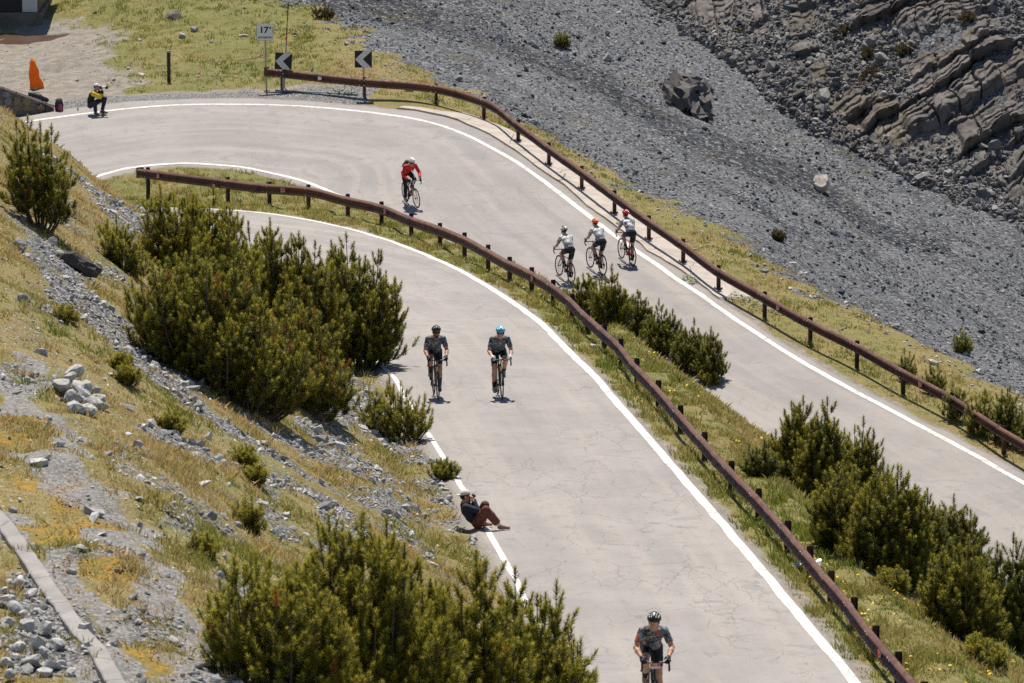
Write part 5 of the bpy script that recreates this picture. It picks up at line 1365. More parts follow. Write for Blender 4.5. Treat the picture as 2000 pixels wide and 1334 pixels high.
# ------------------------------------------------------------------ signed distance bodies (one continuous skin per body or garment)
class Field:
    def __init__(s, h=.010): s.h = h; s.ops = []
    def cone(s, a, b, ra, rb, k=.02, cuts=(), sub=False): s.ops.append(('c', np.array(a, float), np.array(b, float), ra, rb, k, cuts, sub)); return s
    def ell(s, c, R_, r, k=.02, cuts=(), sub=False): s.ops.append(('e', np.array(c, float), np.array(R_, float), np.array(r, float), None, k, cuts, sub)); return s
    def mesh(s, name, planes=()):
        lo = np.full(3, 1e9); hi = -lo
        for o in s.ops:
            if o[-1]: continue
            if o[0] == 'c': m = max(o[3], o[4]); lo = np.minimum(lo, np.minimum(o[1], o[2]) - m); hi = np.maximum(hi, np.maximum(o[1], o[2]) + m)
            else: m = o[3].max(); lo = np.minimum(lo, o[1] - m); hi = np.maximum(hi, o[1] + m)
        h = s.h; lo = lo - 4 * h; n = np.ceil((hi - lo) / h).astype(int) + 4
        D = np.full(n, 10.0)
        ax = [lo[i] + np.arange(n[i]) * h for i in range(3)]
        for t, a, b, ra, rb, k, cuts, sub in s.ops:
            if t == 'c': m = max(ra, rb) + 2.2 * k + 2.5 * h; l2, h2 = np.minimum(a, b) - m, np.maximum(a, b) + m
            else: m = ra.max() + 2.2 * k + 2.5 * h; l2, h2 = a - m, a + m
            i0 = np.clip(np.floor((l2 - lo) / h).astype(int), 0, n - 1); i1 = np.clip(np.ceil((h2 - lo) / h).astype(int) + 1, 1, n)
            if np.any(i1 <= i0): continue
            X, Y, Z = np.meshgrid(*[ax[i][i0[i]:i1[i]] for i in range(3)], indexing='ij')
            if t == 'c':
                ab = b - a; L2 = max(ab @ ab, 1e-9)
                tt = np.clip(((X - a[0]) * ab[0] + (Y - a[1]) * ab[1] + (Z - a[2]) * ab[2]) / L2, 0, 1)
                d = np.sqrt((X - a[0] - ab[0] * tt) ** 2 + (Y - a[1] - ab[1] * tt) ** 2 + (Z - a[2] - ab[2] * tt) ** 2) - (ra + (rb - ra) * tt)
            else:
                P = np.stack([X - a[0], Y - a[1], Z - a[2]], -1) @ b.T / ra
                q = np.linalg.norm(P, axis=-1); d = (q - 1) * ra.min()
            for (p, nn) in cuts: d = np.maximum(d, (X - p[0]) * nn[0] + (Y - p[1]) * nn[1] + (Z - p[2]) * nn[2])
            v = D[i0[0]:i1[0], i0[1]:i1[1], i0[2]:i1[2]]
            if sub: v[...] = np.maximum(v, -d)
            else:
                g = np.clip(.5 + .5 * (v - d) / k, 0, 1); v[...] = v * (1 - g) + d * g - k * g * (1 - g)
        if planes:
            X, Y, Z = np.meshgrid(*ax, indexing='ij')
            for p, nn in planes: D = np.maximum(D, (X - p[0]) * nn[0] + (Y - p[1]) * nn[1] + (Z - p[2]) * nn[2])
        S = D < 0
        c = sum(S[i:n[0] - 1 + i, j:n[1] - 1 + j, k:n[2] - 1 + k].astype(np.int8) for i in (0, 1) for j in (0, 1) for k in (0, 1))
        act = np.argwhere((c > 0) & (c < 8))
        if len(act) == 0: return None
        val = {}; 
        cn = [(i, j, k) for i in (0, 1) for j in (0, 1) for k in (0, 1)]
        for o in cn: val[o] = D[act[:, 0] + o[0], act[:, 1] + o[1], act[:, 2] + o[2]]
        acc = np.zeros((len(act), 3)); cnt = np.zeros(len(act))
        for o in cn:
            for ax_ in range(3):
                if o[ax_] == 0:
                    q = list(o); q[ax_] = 1; q = tuple(q); a, b = val[o], val[q]; m = (a < 0) != (b < 0)
                    t = np.where(m, a / np.where(m, a - b, 1), 0); p = np.tile(np.array(o, float), (len(act), 1)); p[:, ax_] += t
                    acc[m] += p[m]; cnt[m] += 1
        V = lo + (act + acc / cnt[:, None]) * h
        idx = -np.ones(np.array(n) - 1, int); idx[act[:, 0], act[:, 1], act[:, 2]] = np.arange(len(act))
        F = []
        for ax_ in range(3):
            sl0 = [slice(None)] * 3; sl1 = [slice(None)] * 3; sl0[ax_] = slice(0, -1); sl1[ax_] = slice(1, None)
            A, B = S[tuple(sl0)], S[tuple(sl1)]; e = np.argwhere(A != B); u, w = (ax_ + 1) % 3, (ax_ + 2) % 3
            e = e[(e[:, u] > 0) & (e[:, w] > 0) & (e[:, u] < n[u] - 1) & (e[:, w] < n[w] - 1)]
            def cell(du, dw): q = e.copy(); q[:, u] += du; q[:, w] += dw; return idx[q[:, 0], q[:, 1], q[:, 2]]
            q = np.stack([cell(-1, -1), cell(0, -1), cell(0, 0), cell(-1, 0)], 1)
            fl = ~A[e[:, 0], e[:, 1], e[:, 2]]; q[fl] = q[fl][:, ::-1]; F.append(q)
        F = np.concatenate(F); F = F[(F >= 0).all(1)]
        return np_mesh(name, V, F, smooth=True)

def lerp(a, b, t): return a + (b - a) * t
def V3(*a): return Vector(a)
def ik(a, b, l1, l2, pole):
    d = b - a; L = min(d.length, (l1 + l2) * .999); u = d.normalized()
    x = (l1 * l1 - l2 * l2 + L * L) / (2 * L); y = math.sqrt(max(l1 * l1 - x * x, 0))
    p = pole - u * pole.dot(u); p.normalize(); return a + u * x + p * y

def hand_ops(fd, w, f, n, side, grow=0.0, curl=1.0, thumb=True, k=.008):
    """five-fingered hand: w wrist, f along the palm, n palm side, side toward the thumb"""
    f = f.normalized(); n = (n - f * n.dot(f)).normalized(); s = side - f * side.dot(f) - n * side.dot(n); s.normalize()
    for o in (-.024, 0, .024): fd.cone(w + s * o * .6, w + f * .080 + s * o, .019 + grow, .015 + grow, .012)
    L = [(.030, .9), (.010, 1.0), (-.010, .95), (-.030, .75)]
    for i, (o, l) in enumerate(L):
        p = w + f * .085 + s * o; c = curl * (1 + .07 * i)
        for seg, (ln, bend) in enumerate([(.042, .55), (.027, 1.35), (.021, 2.1)]):
            a = bend * c; q = p + (f * math.cos(a) + n * math.sin(a)) * ln * l
            r0 = .0092 - .0008 * seg + grow; fd.cone(p, q, r0, r0 - .0007, .004); p = q
    if thumb:
        p = w + f * .025 + s * .028; q = p + (f * .6 + s * .55 + n * .45).normalized() * .042; r = q + (f * .75 + n * .7 - s * .1).normalized() * .034
        fd.cone(p, q, .013 + grow, .0105 + grow, .008); fd.cone(q, r, .0105 + grow, .009 + grow, .004)

def torso_ops(fd, J, g=0.0, cuts=(), belly=0.0):
    pc = (J['hipL'] + J['hipR']) / 2; ch = (J['shL'] + J['shR']) / 2; up = (ch - pc).normalized(); lat = (J['shL'] - J['shR']).normalized()
    fr = lat.cross(up).normalized(); bend = J.get('bend', .03)
    wa = lerp(pc, ch, .42) - fr * bend; cst = lerp(pc, ch, .78) - fr * bend * .6
    for s in (-1, 1):
        fd.cone(pc + lat * s * .052, wa + lat * s * .042, .105 + g, .098 + g + belly, .04, cuts); fd.cone(wa + lat * s * .042, cst + lat * s * .068, .098 + g + belly, .108 + g, .04, cuts)
        fd.cone(cst + lat * s * .068, ch + lat * s * .10 - up * .02, .108 + g, .068 + g, .03, cuts)
    for q_ in 'LR': fd.cone(lerp(J['sh' + q_], ch, .08), ch + (J['neck'] - ch) * .15, .055 + g, .078 + g, .045, cuts)
    fd.cone(ch, lerp(ch, J['neck'], .8), .075 + g, .055 + g, .04, cuts)

def build_person(label, M, J, C, cat='person', group=None):
    root = empty('person', mat=M); tag(root, label, cat, group)
    S = C['skin']; up = J['hup'].normalized(); fw = (J['hfwd'] - up * J['hfwd'].dot(up)).normalized(); la = up.cross(fw); hd = J['head']
    RH = np.array([tuple(fw), tuple(la), tuple(up)])
    limbs = [('L', 1), ('R', -1)]
    # --- body
    b = Field(.0095); torso_ops(b, J, -.006)
    b.cone(lerp((J['shL'] + J['shR']) / 2, J['neck'], .6), hd - up * .04, .055, .052, .03)
    b.ell(hd + up * .02, RH, (.100, .078, .108), .02); b.cone(hd - up * .045 + fw * .018, hd - up * .098 + fw * .058, .058, .032, .03)
    b.cone(hd + fw * .088 + up * .02, hd + fw * .116 - up * .022, .010, .015, .012)
    b.cone(hd + fw * .075 + up * .035 + la * .03, hd + fw * .075 + up * .035 - la * .03, .022, .022, .015)
    b.cone(hd + fw * .085 - up * .058 + la * .018, hd + fw * .085 - up * .058 - la * .018, .012, .012, .01)
    for s in (-1, 1): b.ell(hd + la * s * .080 - fw * .012 - up * .004, RH, (.026, .012, .034), .008); b.ell(hd + fw * .080 + la * s * .034 + up * .008, RH, (.014, .019, .010), .004, sub=True); b.ell(hd + fw * .066 + la * s * .034 + up * .008, RH, (.016, .015, .013), .004)
    for sd_, s in limbs:
        sh, el, wr, hp, kn, an, to = (J[x + sd_] for x in ('sh', 'el', 'wr', 'hip', 'kn', 'an', 'toe'))
        b.cone(sh, lerp(sh, el, .45), .054, .050, .02); b.cone(lerp(sh, el, .45), el, .050, .040, .02); b.cone(el, lerp(el, wr, .35), .040, .043, .02); b.cone(lerp(el, wr, .35), wr, .043, .027, .02)
        f, n, sdv = J['hand' + sd_]; hand_ops(b, wr, f, n, sdv, curl=J.get('curl', 1.0))
        b.cone(hp, lerp(hp, kn, .45), .092, .078, .03); b.cone(lerp(hp, kn, .45), kn, .078, .056, .02); ac = an - kn; back = (ac.cross(la if abs(ac.normalized().dot(la)) < .9 else fw)).normalized()
        tdir = (to - an); tdir = tdir - ac * (tdir.dot(ac) / ac.length_squared); bk = -tdir.normalized() if tdir.length > 1e-4 else back
        cf = lerp(kn, an, .32) + bk * .014
        b.cone(kn, cf, .054, .058, .02); b.cone(cf, an, .058, .037, .02); b.cone(an, to, .036, .028, .02)
    link('body', b.mesh('body'), S, root)
    # --- garments
    ch = (J['shL'] + J['shR']) / 2; pc = (J['hipL'] + J['hipR']) / 2; ax = (ch - pc).normalized()
    top = Field(.0105); hem = pc + ax * C.get('hem', .04); torso_ops(top, J, .004, [(hem, -ax), (lerp(ch, J['neck'], .55), (J['neck'] - ch).normalized())], C.get('belly', 0))
    for sd_, s in limbs:
        sh, el, wr = (J[x + sd_] for x in ('sh', 'el', 'wr')); sl = C['sleeve']
        if sl <= 1:
            e = lerp(sh, el, sl); d = (el - sh).normalized(); top.cone(sh, e + d * .06, .063, .058, .025, [(e, d)])
        else:
            e = lerp(el, wr, sl - 1); d = (wr - el).normalized(); bg = C.get('baggy', .004); top.cone(sh, el, .062 + bg, .047 + bg, .025); top.cone(el, e + d * .05, .047 + bg, .036 + bg, .02, [(e, d)])
    link(C.get('topname', 'jersey'), top.mesh('top'), C['top'], root)
    leg = Field(.0105); bg = C.get('legbag', .004)
    wst = pc + ax * (C.get('hem', .04) + .03)
    torso_ops(leg, J, -.001, [(wst, ax)])
    for sd_, s in limbs:
        hp, kn, an = (J[x + sd_] for x in ('hip', 'kn', 'an')); L = C['leg']
        if L <= 1:
            e = lerp(hp, kn, L); d = (kn - hp).normalized(); leg.cone(hp, lerp(hp, kn, .45), .098, .083, .03); leg.cone(lerp(hp, kn, .45), e + d * .06, .083, .066, .02, [(e, d)])
        else:
            e = lerp(kn, an, L - 1); d = (an - kn).normalized(); leg.cone(hp, lerp(hp, kn, .45), .095 + bg, .080 + bg, .03); leg.cone(lerp(hp, kn, .45), kn, .080 + bg, .060 + bg, .02); leg.cone(kn, lerp(kn, an, .35), .060 + bg, .062 + bg, .02); leg.cone(lerp(kn, an, .35), e + d * .05, .062 + bg, .045 + bg * 1.3, .02, [(e, d)])
    link(C.get('legname', 'shorts'), leg.mesh('leg'), C['legs'], root)
    for sd_, s in limbs:
        kn, an, to = (J[x + sd_] for x in ('kn', 'an', 'toe')); d = (an - kn).normalized(); td = (to - an).normalized()
        if C.get('sock') is not None:
            k = Field(.008); e = lerp(kn, an, C.get('sockh', .66)); k.cone(lerp(kn, an, .5), an, .056, .041, .01, [(e, -d)]); link('sock', k.mesh('sock'), C['sock'], root)
        sole = J.get('sole' + sd_, -d); sole = (sole - td * sole.dot(td)).normalized() if abs(sole.dot(td)) < .98 else V3(0, 0, -1)
        k = Field(.008); he = an - td * .035 + d * .055
        k.cone(he, to + td * .02, .036, .030, .015); k.cone(an + d * .02, lerp(he, to, .35), .043, .040, .02); k.cone(he, lerp(he, to, .5), .040, .036, .02)
        link('shoe', k.mesh('shoe'), C['shoe'], root)
        if C.get('glove') is not None:
            k = Field(.0075); f, n, sdv = J['hand' + sd_]; w = J['wr' + sd_]; fn = f.normalized(); k.cone(w - fn * .02, w, .032, .030, .01); hand_ops(k, w, f, n, sdv, .004, J.get('curl', 1.0), k=.006)
            link('glove', k.mesh('glove'), C['glove'], root)
    # --- head gear
    hr = Field(.009); hr.ell(hd + up * .026 - fw * .006, RH, (.104, .083, .108), .02, [(hd + up * .012 + fw * .05, (fw * .75 - up * .65).normalized())]); link('hair', hr.mesh('hair'), C['hair'], root)
    if C.get('helmet') is not None:
        h = Field(.0075); cut = [(hd + up * .038, (-up * .96 + fw * .12).normalized())]
        h.ell(hd + up * .045 - fw * .012, RH, (.150, .110, .118), .01, cut)
        for o in (-.066, -.033, 0, .033, .066):
            tilt = la * o
            h.cone(hd + tilt * 1.0 + fw * .105 + up * (.148 - abs(o) * .55), hd + tilt * 1.1 - fw * .02 + up * (.178 - abs(o) * .75), .0125, .0125, sub=True)
            h.cone(hd + tilt * 1.1 - fw * .05 + up * (.172 - abs(o) * .72), hd + tilt * .8 - fw * .145 + up * (.118 - abs(o) * .5), .0125, .0125, sub=True)
        ho = link('helmet', h.mesh('helmet'), C['helmet'], root)
        st = MB()
        for s in (-1, 1): st.tube([hd + la * s * .083 + up * .045, hd + la * s * .075 + fw * .03 - up * .06, hd + fw * .045 - up * .112], .005, 5)
        st.build('chin_strap', BLACKR, ho, smooth=True)
    if C.get('cap') is not None:
        cf_ = C.get('capdir', fw); c = Field(.008); c.ell(hd + up * .040 - fw * .004, RH, (.112, .090, .100), .01, [(hd + up * .045, -up)])
        c.cone(hd + up * .05 + cf_ * .09 + la * .055, hd + up * .05 + cf_ * .09 - la * .055, .012, .012, .01); c.cone(hd + up * .048 + cf_ * .13 + la * .045, hd + up * .048 + cf_ * .13 - la * .045, .011, .011, .03)
        c.cone(hd + up * .046 + cf_ * .165 + la * .025, hd + up * .046 + cf_ * .165 - la * .025, .010, .010, .03)
        link('cap', c.mesh('cap'), C['cap'], root)
    if C.get('glasses') is not None:
        g_ = MB(); n_ = 9; vs = []; fs = []
        for i in range(n_):
            a = (i / (n_ - 1) - .5) * 2.4
            for zz in (.030, -.018):
                for r_ in (.104, .110): vs.append(hd + up * (zz + .002) + fw * (math.cos(a) * r_) + la * (math.sin(a) * r_ * .82))
        for i in range(n_ - 1):
            q = i * 4; fs += [(q + 1, q + 3, q + 7, q + 5), (q, q + 4, q + 6, q + 2), (q, q + 1, q + 5, q + 4), (q + 2, q + 6, q + 7, q + 3)]
        g_.add(vs, fs + [(0, 2, 3, 1), (n_ * 4 - 4, n_ * 4 - 3, n_ * 4 - 1, n_ * 4 - 2)]); g_.build('sunglasses', C['glasses'], root, smooth=True)
    if C.get('beard') is not None:
        k = Field(.0075); k.cone(hd - up * .06 + fw * .035, hd - up * .105 + fw * .062, .055, .034, .02, [(hd - up * .052, up)]); k.cone(hd + fw * .095 - up * .045 + la * .022, hd + fw * .095 - up * .045 - la * .022, .012, .012, .01)
        link('beard', k.mesh('beard'), C['beard'], root)
    return root

# ------------------------------------------------------------------ materials for people and bicycles
def skin_mat(name, c):
    m = NT(name); n = m.noise(m.coord(), 18, 3); m.col(m.mix(m.ramp(n, .3, .7), tuple(k * .85 for k in c), c)); m.rough(.5)
    m.b.inputs['Subsurface Weight'].default_value = .08; m.b.inputs['Subsurface Radius'].default_value = (.01, .004, .002); return m.mat
SKIN = skin_mat('skin', (.56, .31, .20)); SKIN2 = skin_mat('skin_tanned', (.47, .235, .145))
BLACKR = plain('black_rubber', (.012, .012, .013), .6); BLACKF = plain('black_lycra', (.010, .012, .018), .6, var=.3); NAVY = plain('navy_fabric', (.018, .024, .038), .8, var=.3)
HAIR = plain('dark_hair', (.014, .010, .008), .6); ALU = plain('aluminium', (.45, .45, .45), .3, .9); CHAINM = plain('chain_steel', (.10, .10, .10), .4, .8)
def camo(name, a, b, c, acc, amt, seed):
    m = NT(name); v = m.mapv(m.coord(), loc=(seed, seed * .7, 0)); n1 = m.noise(v, 7, 3, .6, 1.5); n2 = m.noise(v, 10, 3, .6, 1.0); n3 = m.noise(v, 5, 2, .5, 1.2)
    col = m.mix(m.ramp(n1, .46, .50), a, b); col = m.mix(m.ramp(n2, .55, .585), col, c); col = m.mix(m.math('MULTIPLY', m.ramp(n3, .62 - amt, .65 - amt), .9), col, acc)
    m.col(col); m.rough(.7); return m.mat
CAMO_D = camo('camo_jersey_dark', (.022, .027, .040), (.095, .11, .14), (.30, .315, .345), (.30, .23, .10), -.05, 1.3)
CAMO_O = camo('camo_jersey_rust', (.022, .024, .030), (.13, .145, .17), (.30, .31, .33), (.42, .085, .04), .06, 4.1)
CAMO_L = camo('camo_jersey_light', (.15, .155, .165), (.56, .56, .55), (.78, .77, .75), (.42, .32, .15), .02, 7.7)
CAMO_L2 = camo('camo_jersey_grey', (.13, .14, .155), (.52, .53, .54), (.78, .77, .76), (.07, .075, .085), .06, 9.9)
REDJ = plain('red_jacket', (.62, .022, .016), .6, var=.1); GREYP = plain('grey_pack', (.085, .095, .10), .7, var=.3)
HB = plain('helmet_black', (.014, .014, .015), .38, spec=.45); HT = plain('helmet_turquoise', (.08, .36, .48), .35, spec=.5); HW = plain('helmet_white', (.72, .72, .70), .3, spec=.5); HO = plain('helmet_orange', (.80, .14, .02), .3, spec=.5); HR = plain('helmet_red', (.55, .025, .025), .3, spec=.5)
def two_tone(name, a, b, sc):
    m = NT(name); n = m.noise(m.coord(), sc, 2, .5, .5); m.col(m.mix(m.ramp(n, .49, .51), a, b)); m.rough(.3); return m.mat
HWB = two_tone('helmet_white_black', (.72, .72, .70), (.02, .025, .03), 9)
BLUE = plain('blue_paint', (.035, .16, .26), .3, spec=.5); BLUESHOE = plain('blue_shoe', (.02, .22, .38), .45); BLKPAINT = plain('black_paint', (.015, .016, .018), .3, spec=.5); REDPAINT = plain('red_paint', (.50, .03, .03), .3, spec=.5); WHITEP = plain('white_paint', (.66, .66, .64), .3, spec=.5); YELP = plain('yellow_paint', (.62, .44, .12), .35, spec=.5)
BLKSHOE = plain('black_shoe', (.012, .012, .014), .5); WHITEG = plain('white_glove', (.60, .58, .56), .7); LENS = plain('blue_lens', (.02, .04, .12), .12, spec=.7); BTAPE = plain('white_tape', (.62, .62, .60), .6); REDB = plain('red_bottle', (.50, .04, .03), .4); YELB = plain('yellow_band', (.55, .42, .05), .5); ORB = plain('orange_plate', (.80, .13, .03), .5)

# ------------------------------------------------------------------ bicycle: x forward, y left, z up
def wheel_parts(root, x, tag_rim):
    w = MB()
    for s in (-1, 1):
        for k in range(10):
            a = 2 * math.pi * (k + .25 * (s + 1)) / 10; a2 = a + s * .5
            w.tube([(x + .02 * math.cos(a2), s * .028, .336 + .02 * math.sin(a2)), (x + .30 * math.cos(a), 0, .336 + .30 * math.sin(a))], .0022, 4, caps=False)
    Mh = Matrix.Translation((x, 0, .336)) @ Matrix.Rotation(math.pi / 2, 4, 'X')
    w.lathe([(.006, -.055), (.026, -.036), (.026, -.028), (.012, -.024), (.012, .024), (.026, .028), (.026, .036), (.006, .055)], 10, Mh)
    wo = w.build('wheel', BLACKR, root, smooth=True)
    t = MB(); t.torus((x, 0, .336), .322, .0135, n=56, m=8); t.build('tyre', BLACKR, wo, smooth=True)
    r = MB(); r.torus((x, 0, .336), .296, .016, n=56, m=6, squash=.7); r.build('rim', tag_rim, wo, smooth=True)
def bicycle(label, M, phi, frame=BLKPAINT, fork=None, rim=BLKPAINT, tape=BLACKR, bottle=None, plate=None, group=None, accent=None):
    root = empty('bicycle', mat=M); tag(root, label, 'bicycle', group)
    m = MB(); bb = V3(0, 0, .27)
    m.tube([bb, V3(-.148, 0, .77)], [.019, .016], 8); m.tube([V3(-.14, 0, .745), V3(.375, 0, .715)], [.015, .019], 8); m.tube([bb, V3(.392, 0, .635)], [.023, .022], 8)
    m.tube([V3(.405, 0, .595), V3(.368, 0, .745)], .023, 10)
    for s in (-1, 1): m.tube([V3(-.02, s * .025, .27), V3(-.2, s * .05, .30), V3(-.41, s * .062, .336)], .010, 6); m.tube([V3(-.142, s * .015, .735), V3(-.30, s * .045, .50), V3(-.41, s * .062, .336)], .008, 6)
    m.tube([V3(0, -.038, .27), V3(0, .038, .27)], .023, 10); m.build('frame', frame, root, smooth=True)
    m = MB()
    for s in (-1, 1): m.tube([V3(.408, s * .03, .60), V3(.44, s * .045, .53), V3(.585, s * .05, .336)], [.016, .014, .008], 6)
    m.tube([V3(.408, -.035, .60), V3(.408, .035, .60)], .017, 6); m.build('fork', fork or frame, root, smooth=True)
    m = MB(); m.tube([V3(-.145, 0, .75), V3(-.205, 0, .945)], .0145, 8); m.build('seat_post', BLKPAINT, root, smooth=True)
    m = MB(); m.tube([V3(-.355, 0, .965), V3(-.30, 0, .972), V3(-.20, 0, .970), V3(-.09, 0, .965), V3(-.075, 0, .955)], [.062, .070, .042, .022, .012], 10); m.v = [(v[0], v[1], .96 + (v[2] - .96) * (.32 if v[2] < .98 else .5)) for v in m.v]; m.build('saddle', BLACKR, root, smooth=True)
    hb = MB(); hb.tube([V3(.366, 0, .745), V3(.355, 0, .80)], .018, 8); hb.tube([V3(.355, 0, .79), V3(.45, 0, .895)], .017, 8)
    hb.tube([V3(.452, -.19, .90), V3(.45, -.05, .90), V3(.45, .05, .90), V3(.452, .19, .90)], .0145, 8)
    ho = hb.build('handlebar', tape if tape is not BLACKR else BLKPAINT, root, smooth=True)
    for s in (-1, 1):
        t = MB(); t.tube([V3(.452, s * .185, .90), V3(.47, s * .207, .90), V3(.525, s * .21, .895), V3(.565, s * .212, .865), V3(.565, s * .214, .82), V3(.53, s * .216, .785), V3(.45, s * .218, .775)], .0165, 8); t.build('drop', tape, ho, smooth=True)
        t = MB(); t.tube([V3(.51, s * .21, .905), V3(.56, s * .21, .925), V3(.595, s * .21, .955), V3(.605, s * .21, .975)], [.017, .018, .016, .012], 8); t.tube([V3(.60, s * .21, .95), V3(.615, s * .212, .90), V3(.60, s * .215, .82)], [.008, .007, .006], 6); t.build('brake_lever', BLACKR, ho, smooth=True)
    wheel_parts(root, .585, rim); wheel_parts(root, -.41, rim)
    cs = MB(); Mr = Matrix.Translation((0, -.048, .27)) @ Matrix.Rotation(math.pi / 2, 4, 'X'); cs.lathe([(.085, -.003), (.098, -.003), (.098, .003), (.085, .003)], 28, Mr); cs.lathe([(.03, -.006), (.03, .006)], 12, Mr)
    for k in range(4): a = phi + k * math.pi / 2 + .6; cs.tube([V3(0, -.048, .27), V3(.09 * math.cos(a), -.048, .27 + .09 * math.sin(a))], .008, 6)
    for s, ph in ((-1, phi), (1, phi + math.pi)): cs.tube([V3(0, s * .06, .27), V3(.172 * math.cos(ph), s * .075, .27 + .172 * math.sin(ph))], [.015, .011], 8)
    co_ = cs.build('crankset', CHAINM, root, smooth=True)
    for s, ph in ((-1, phi), (1, phi + math.pi)):
        p = MB(); p.box((.172 * math.cos(ph), s * .115, .27 + .172 * math.sin(ph)), (.085, .06, .018)); p.build('pedal', BLKPAINT, co_, bevel=.004)
    c = MB(); r1, r2 = .098, .05
    c.tube([V3(0, -.048, .27 + r1), V3(-.41, -.045, .336 + r2)], .005, 4); c.tube([V3(0, -.048, .27 - r1), V3(-.37, -.045, .20), V3(-.40, -.045, .22), V3(-.385, -.045, .29)], .005, 4)
    c.lathe([(.05, -.012), (.055, .0), (.035, .02)], 16, Matrix.Translation((-.41, -.045, .336)) @ Matrix.Rotation(math.pi / 2, 4, 'X')); c.tube([V3(-.40, -.06, .30), V3(-.375, -.058, .21)], .014, 6); c.build('drivetrain', CHAINM, root, smooth=True)
    if bottle is not None:
        b_ = MB(); d = (V3(.392, 0, .635) - bb).normalized(); n = V3(-d.z, 0, d.x); p = bb + d * .14 + n * .062; b_.tube([p, p + d * .02, p + d * .15, p + d * .17, p + d * .19], [.033, .036, .036, .022, .016], 10); b_.build('bottle', bottle, root, smooth=True)
    if accent is not None:
        a_ = MB(); a_.tube([V3(.398, 0, .622), V3(.371, 0, .735)], .0242, 10, caps=False); a_.build('head_badge', accent, root, smooth=True)
    if plate is not None: plate(root, ho)
    return root

def rider_joints(phi, lean=0.0, look=0.0, nod=.10, tuck=0.0, elbow=.16):
    J = {}
    J['hipL'], J['hipR'] = V3(-.215, .088, 1.035), V3(-.215, -.088, 1.035)
    a = R(46 - 8 * tuck); ch = V3(-.215, 0, 1.035) + V3(math.cos(a), 0, math.sin(a)) * .52; ch.y += lean
    J['shL'], J['shR'] = ch + V3(.0, .178, -.05), ch + V3(.0, -.178, -.05)
    J['neck'] = ch + V3(.085, 0, .035); J['head'] = J['neck'] + V3(.085 + .02 * tuck, look * .02, .088 - .01 * tuck)
    J['hfwd'] = V3(math.cos(look), math.sin(look), -nod - .10); J['hup'] = V3(nod + .10, 0, 1); J['bend'] = .045
    for sd_, s in (('L', 1), ('R', -1)):
        wr = V3(.475, s * .212, .985); sh = J['sh' + sd_]
        J['wr' + sd_] = wr; J['el' + sd_] = ik(sh, wr, .285, .265, V3(-.2, s * elbow * 1.6, -.5)); J['hand' + sd_] = (V3(.95, -s * .05, -.30), V3(-.15, -s * .75, -.65), V3(.15, -s * .75, .65))
        ph = phi if s < 0 else phi + math.pi
        pd = V3(.172 * math.cos(ph), s * .115, .27 + .172 * math.sin(ph)); an = pd + V3(-.115, 0, .105 + .02 * math.sin(ph)); J['an' + sd_] = an; J['toe' + sd_] = pd + V3(.035, 0, .040)
        J['kn' + sd_] = ik(J['hip' + sd_], an, .435, .435, V3(1, s * .06, .3))
    J['curl'] = .95
    return J

def pose(F, Rpx, plane, sgn, zoff=0.0, roll=0.0):
    """matrix of a bicycle from its front contact on the road and its heading"""
    x, y = plane(*F); sc = FPX / y
    hx = (F[0] - Rpx) / sc / .995; hy = sgn * math.sqrt(max(0, 1 - hx * hx)); g = -GL if plane is onL else GR
    z = zL(y) if plane is onL else zR(y)
    fwd = V3(hx, hy, g * hy).normalized(); left = V3(0, 0, 1).cross(fwd).normalized(); up = fwd.cross(left)
    if roll:
        q = Matrix.Rotation(roll, 3, fwd); left = q @ left; up = q @ up
    o = V3(x, y, z + .012 + zoff) - fwd * .585
    return Matrix(((fwd.x, left.x, up.x, o.x), (fwd.y, left.y, up.y, o.y), (fwd.z, left.z, up.z, o.z), (0, 0, 0, 1)))

GPR = 'riders in camouflage jerseys'
def CL(**k):
    d = dict(skin=SKIN, hair=HAIR, sleeve=.70, leg=.74, legs=BLACKF, sock=BLACKF, shoe=BLKSHOE, hem=.05); d.update(k); return d
# two riders climbing toward the viewer
M = pose((855.4, 783), 845.9, onL, -1); ph = R(60)
bicycle('blue road bike of the bearded rider with black helmet', M, ph, BLKPAINT, BLUE, BLKPAINT, bottle=REDB, accent=YELP)
build_person('bearded rider in black helmet and dark grey camouflage jersey, left of the pair climbing', M, rider_joints(ph, nod=.02), CL(top=CAMO_D, helmet=HB, glove=BLACKF, glasses=BLACKR, beard=HAIR, skin=SKIN2, sockh=.45))
M = pose((980.4, 782), 972, onL, -1); ph = R(-80)
bicycle('black road bike with yellow head tube under the rider with turquoise helmet', M, ph, BLKPAINT, BLKPAINT, BLKPAINT, accent=YELP)
build_person('rider in turquoise helmet and blue shoes, right of the pair climbing', M, rider_joints(ph, nod=.16, tuck=.3), CL(top=CAMO_D, helmet=HT, glove=WHITEG, glasses=LENS, shoe=BLUESHOE, sock=NAVY))
# nearest rider at the bottom edge
x, y = on_plane(1280, 1297, -GL, YL + .90 / GL); hx, hy = .06, -math.sqrt(1 - .06 ** 2)
Fx, Fy = x + hx * .135, y + hy * .135; pF = proj(Fx, Fy, zL(Fy)); sc_ = FPX / Fy
M = pose(pF, pF[0] - hx * .995 * sc_, onL, -1); ph = R(75)
def plate(root, ho):
    p = MB(); p.box((.50, 0, .855), (.006, .165, .085)); po = p.build('number_plate', WHITEP, root)
    p = MB(); p.box((.505, 0, .868), (.004, .165, .042)); p.build('colour_band', ORB, po)
    o = link('lettering', text_mesh('73', .05, .001), WHITEP, po); o.matrix_local = Matrix.Translation((.509, 0, .868)) @ Matrix.Rotation(math.pi / 2, 4, 'Z') @ STANDX
bicycle('black road bike with white and orange number plate at the bottom edge', M, ph, BLKPAINT, BLKPAINT, BLKPAINT, plate=plate)
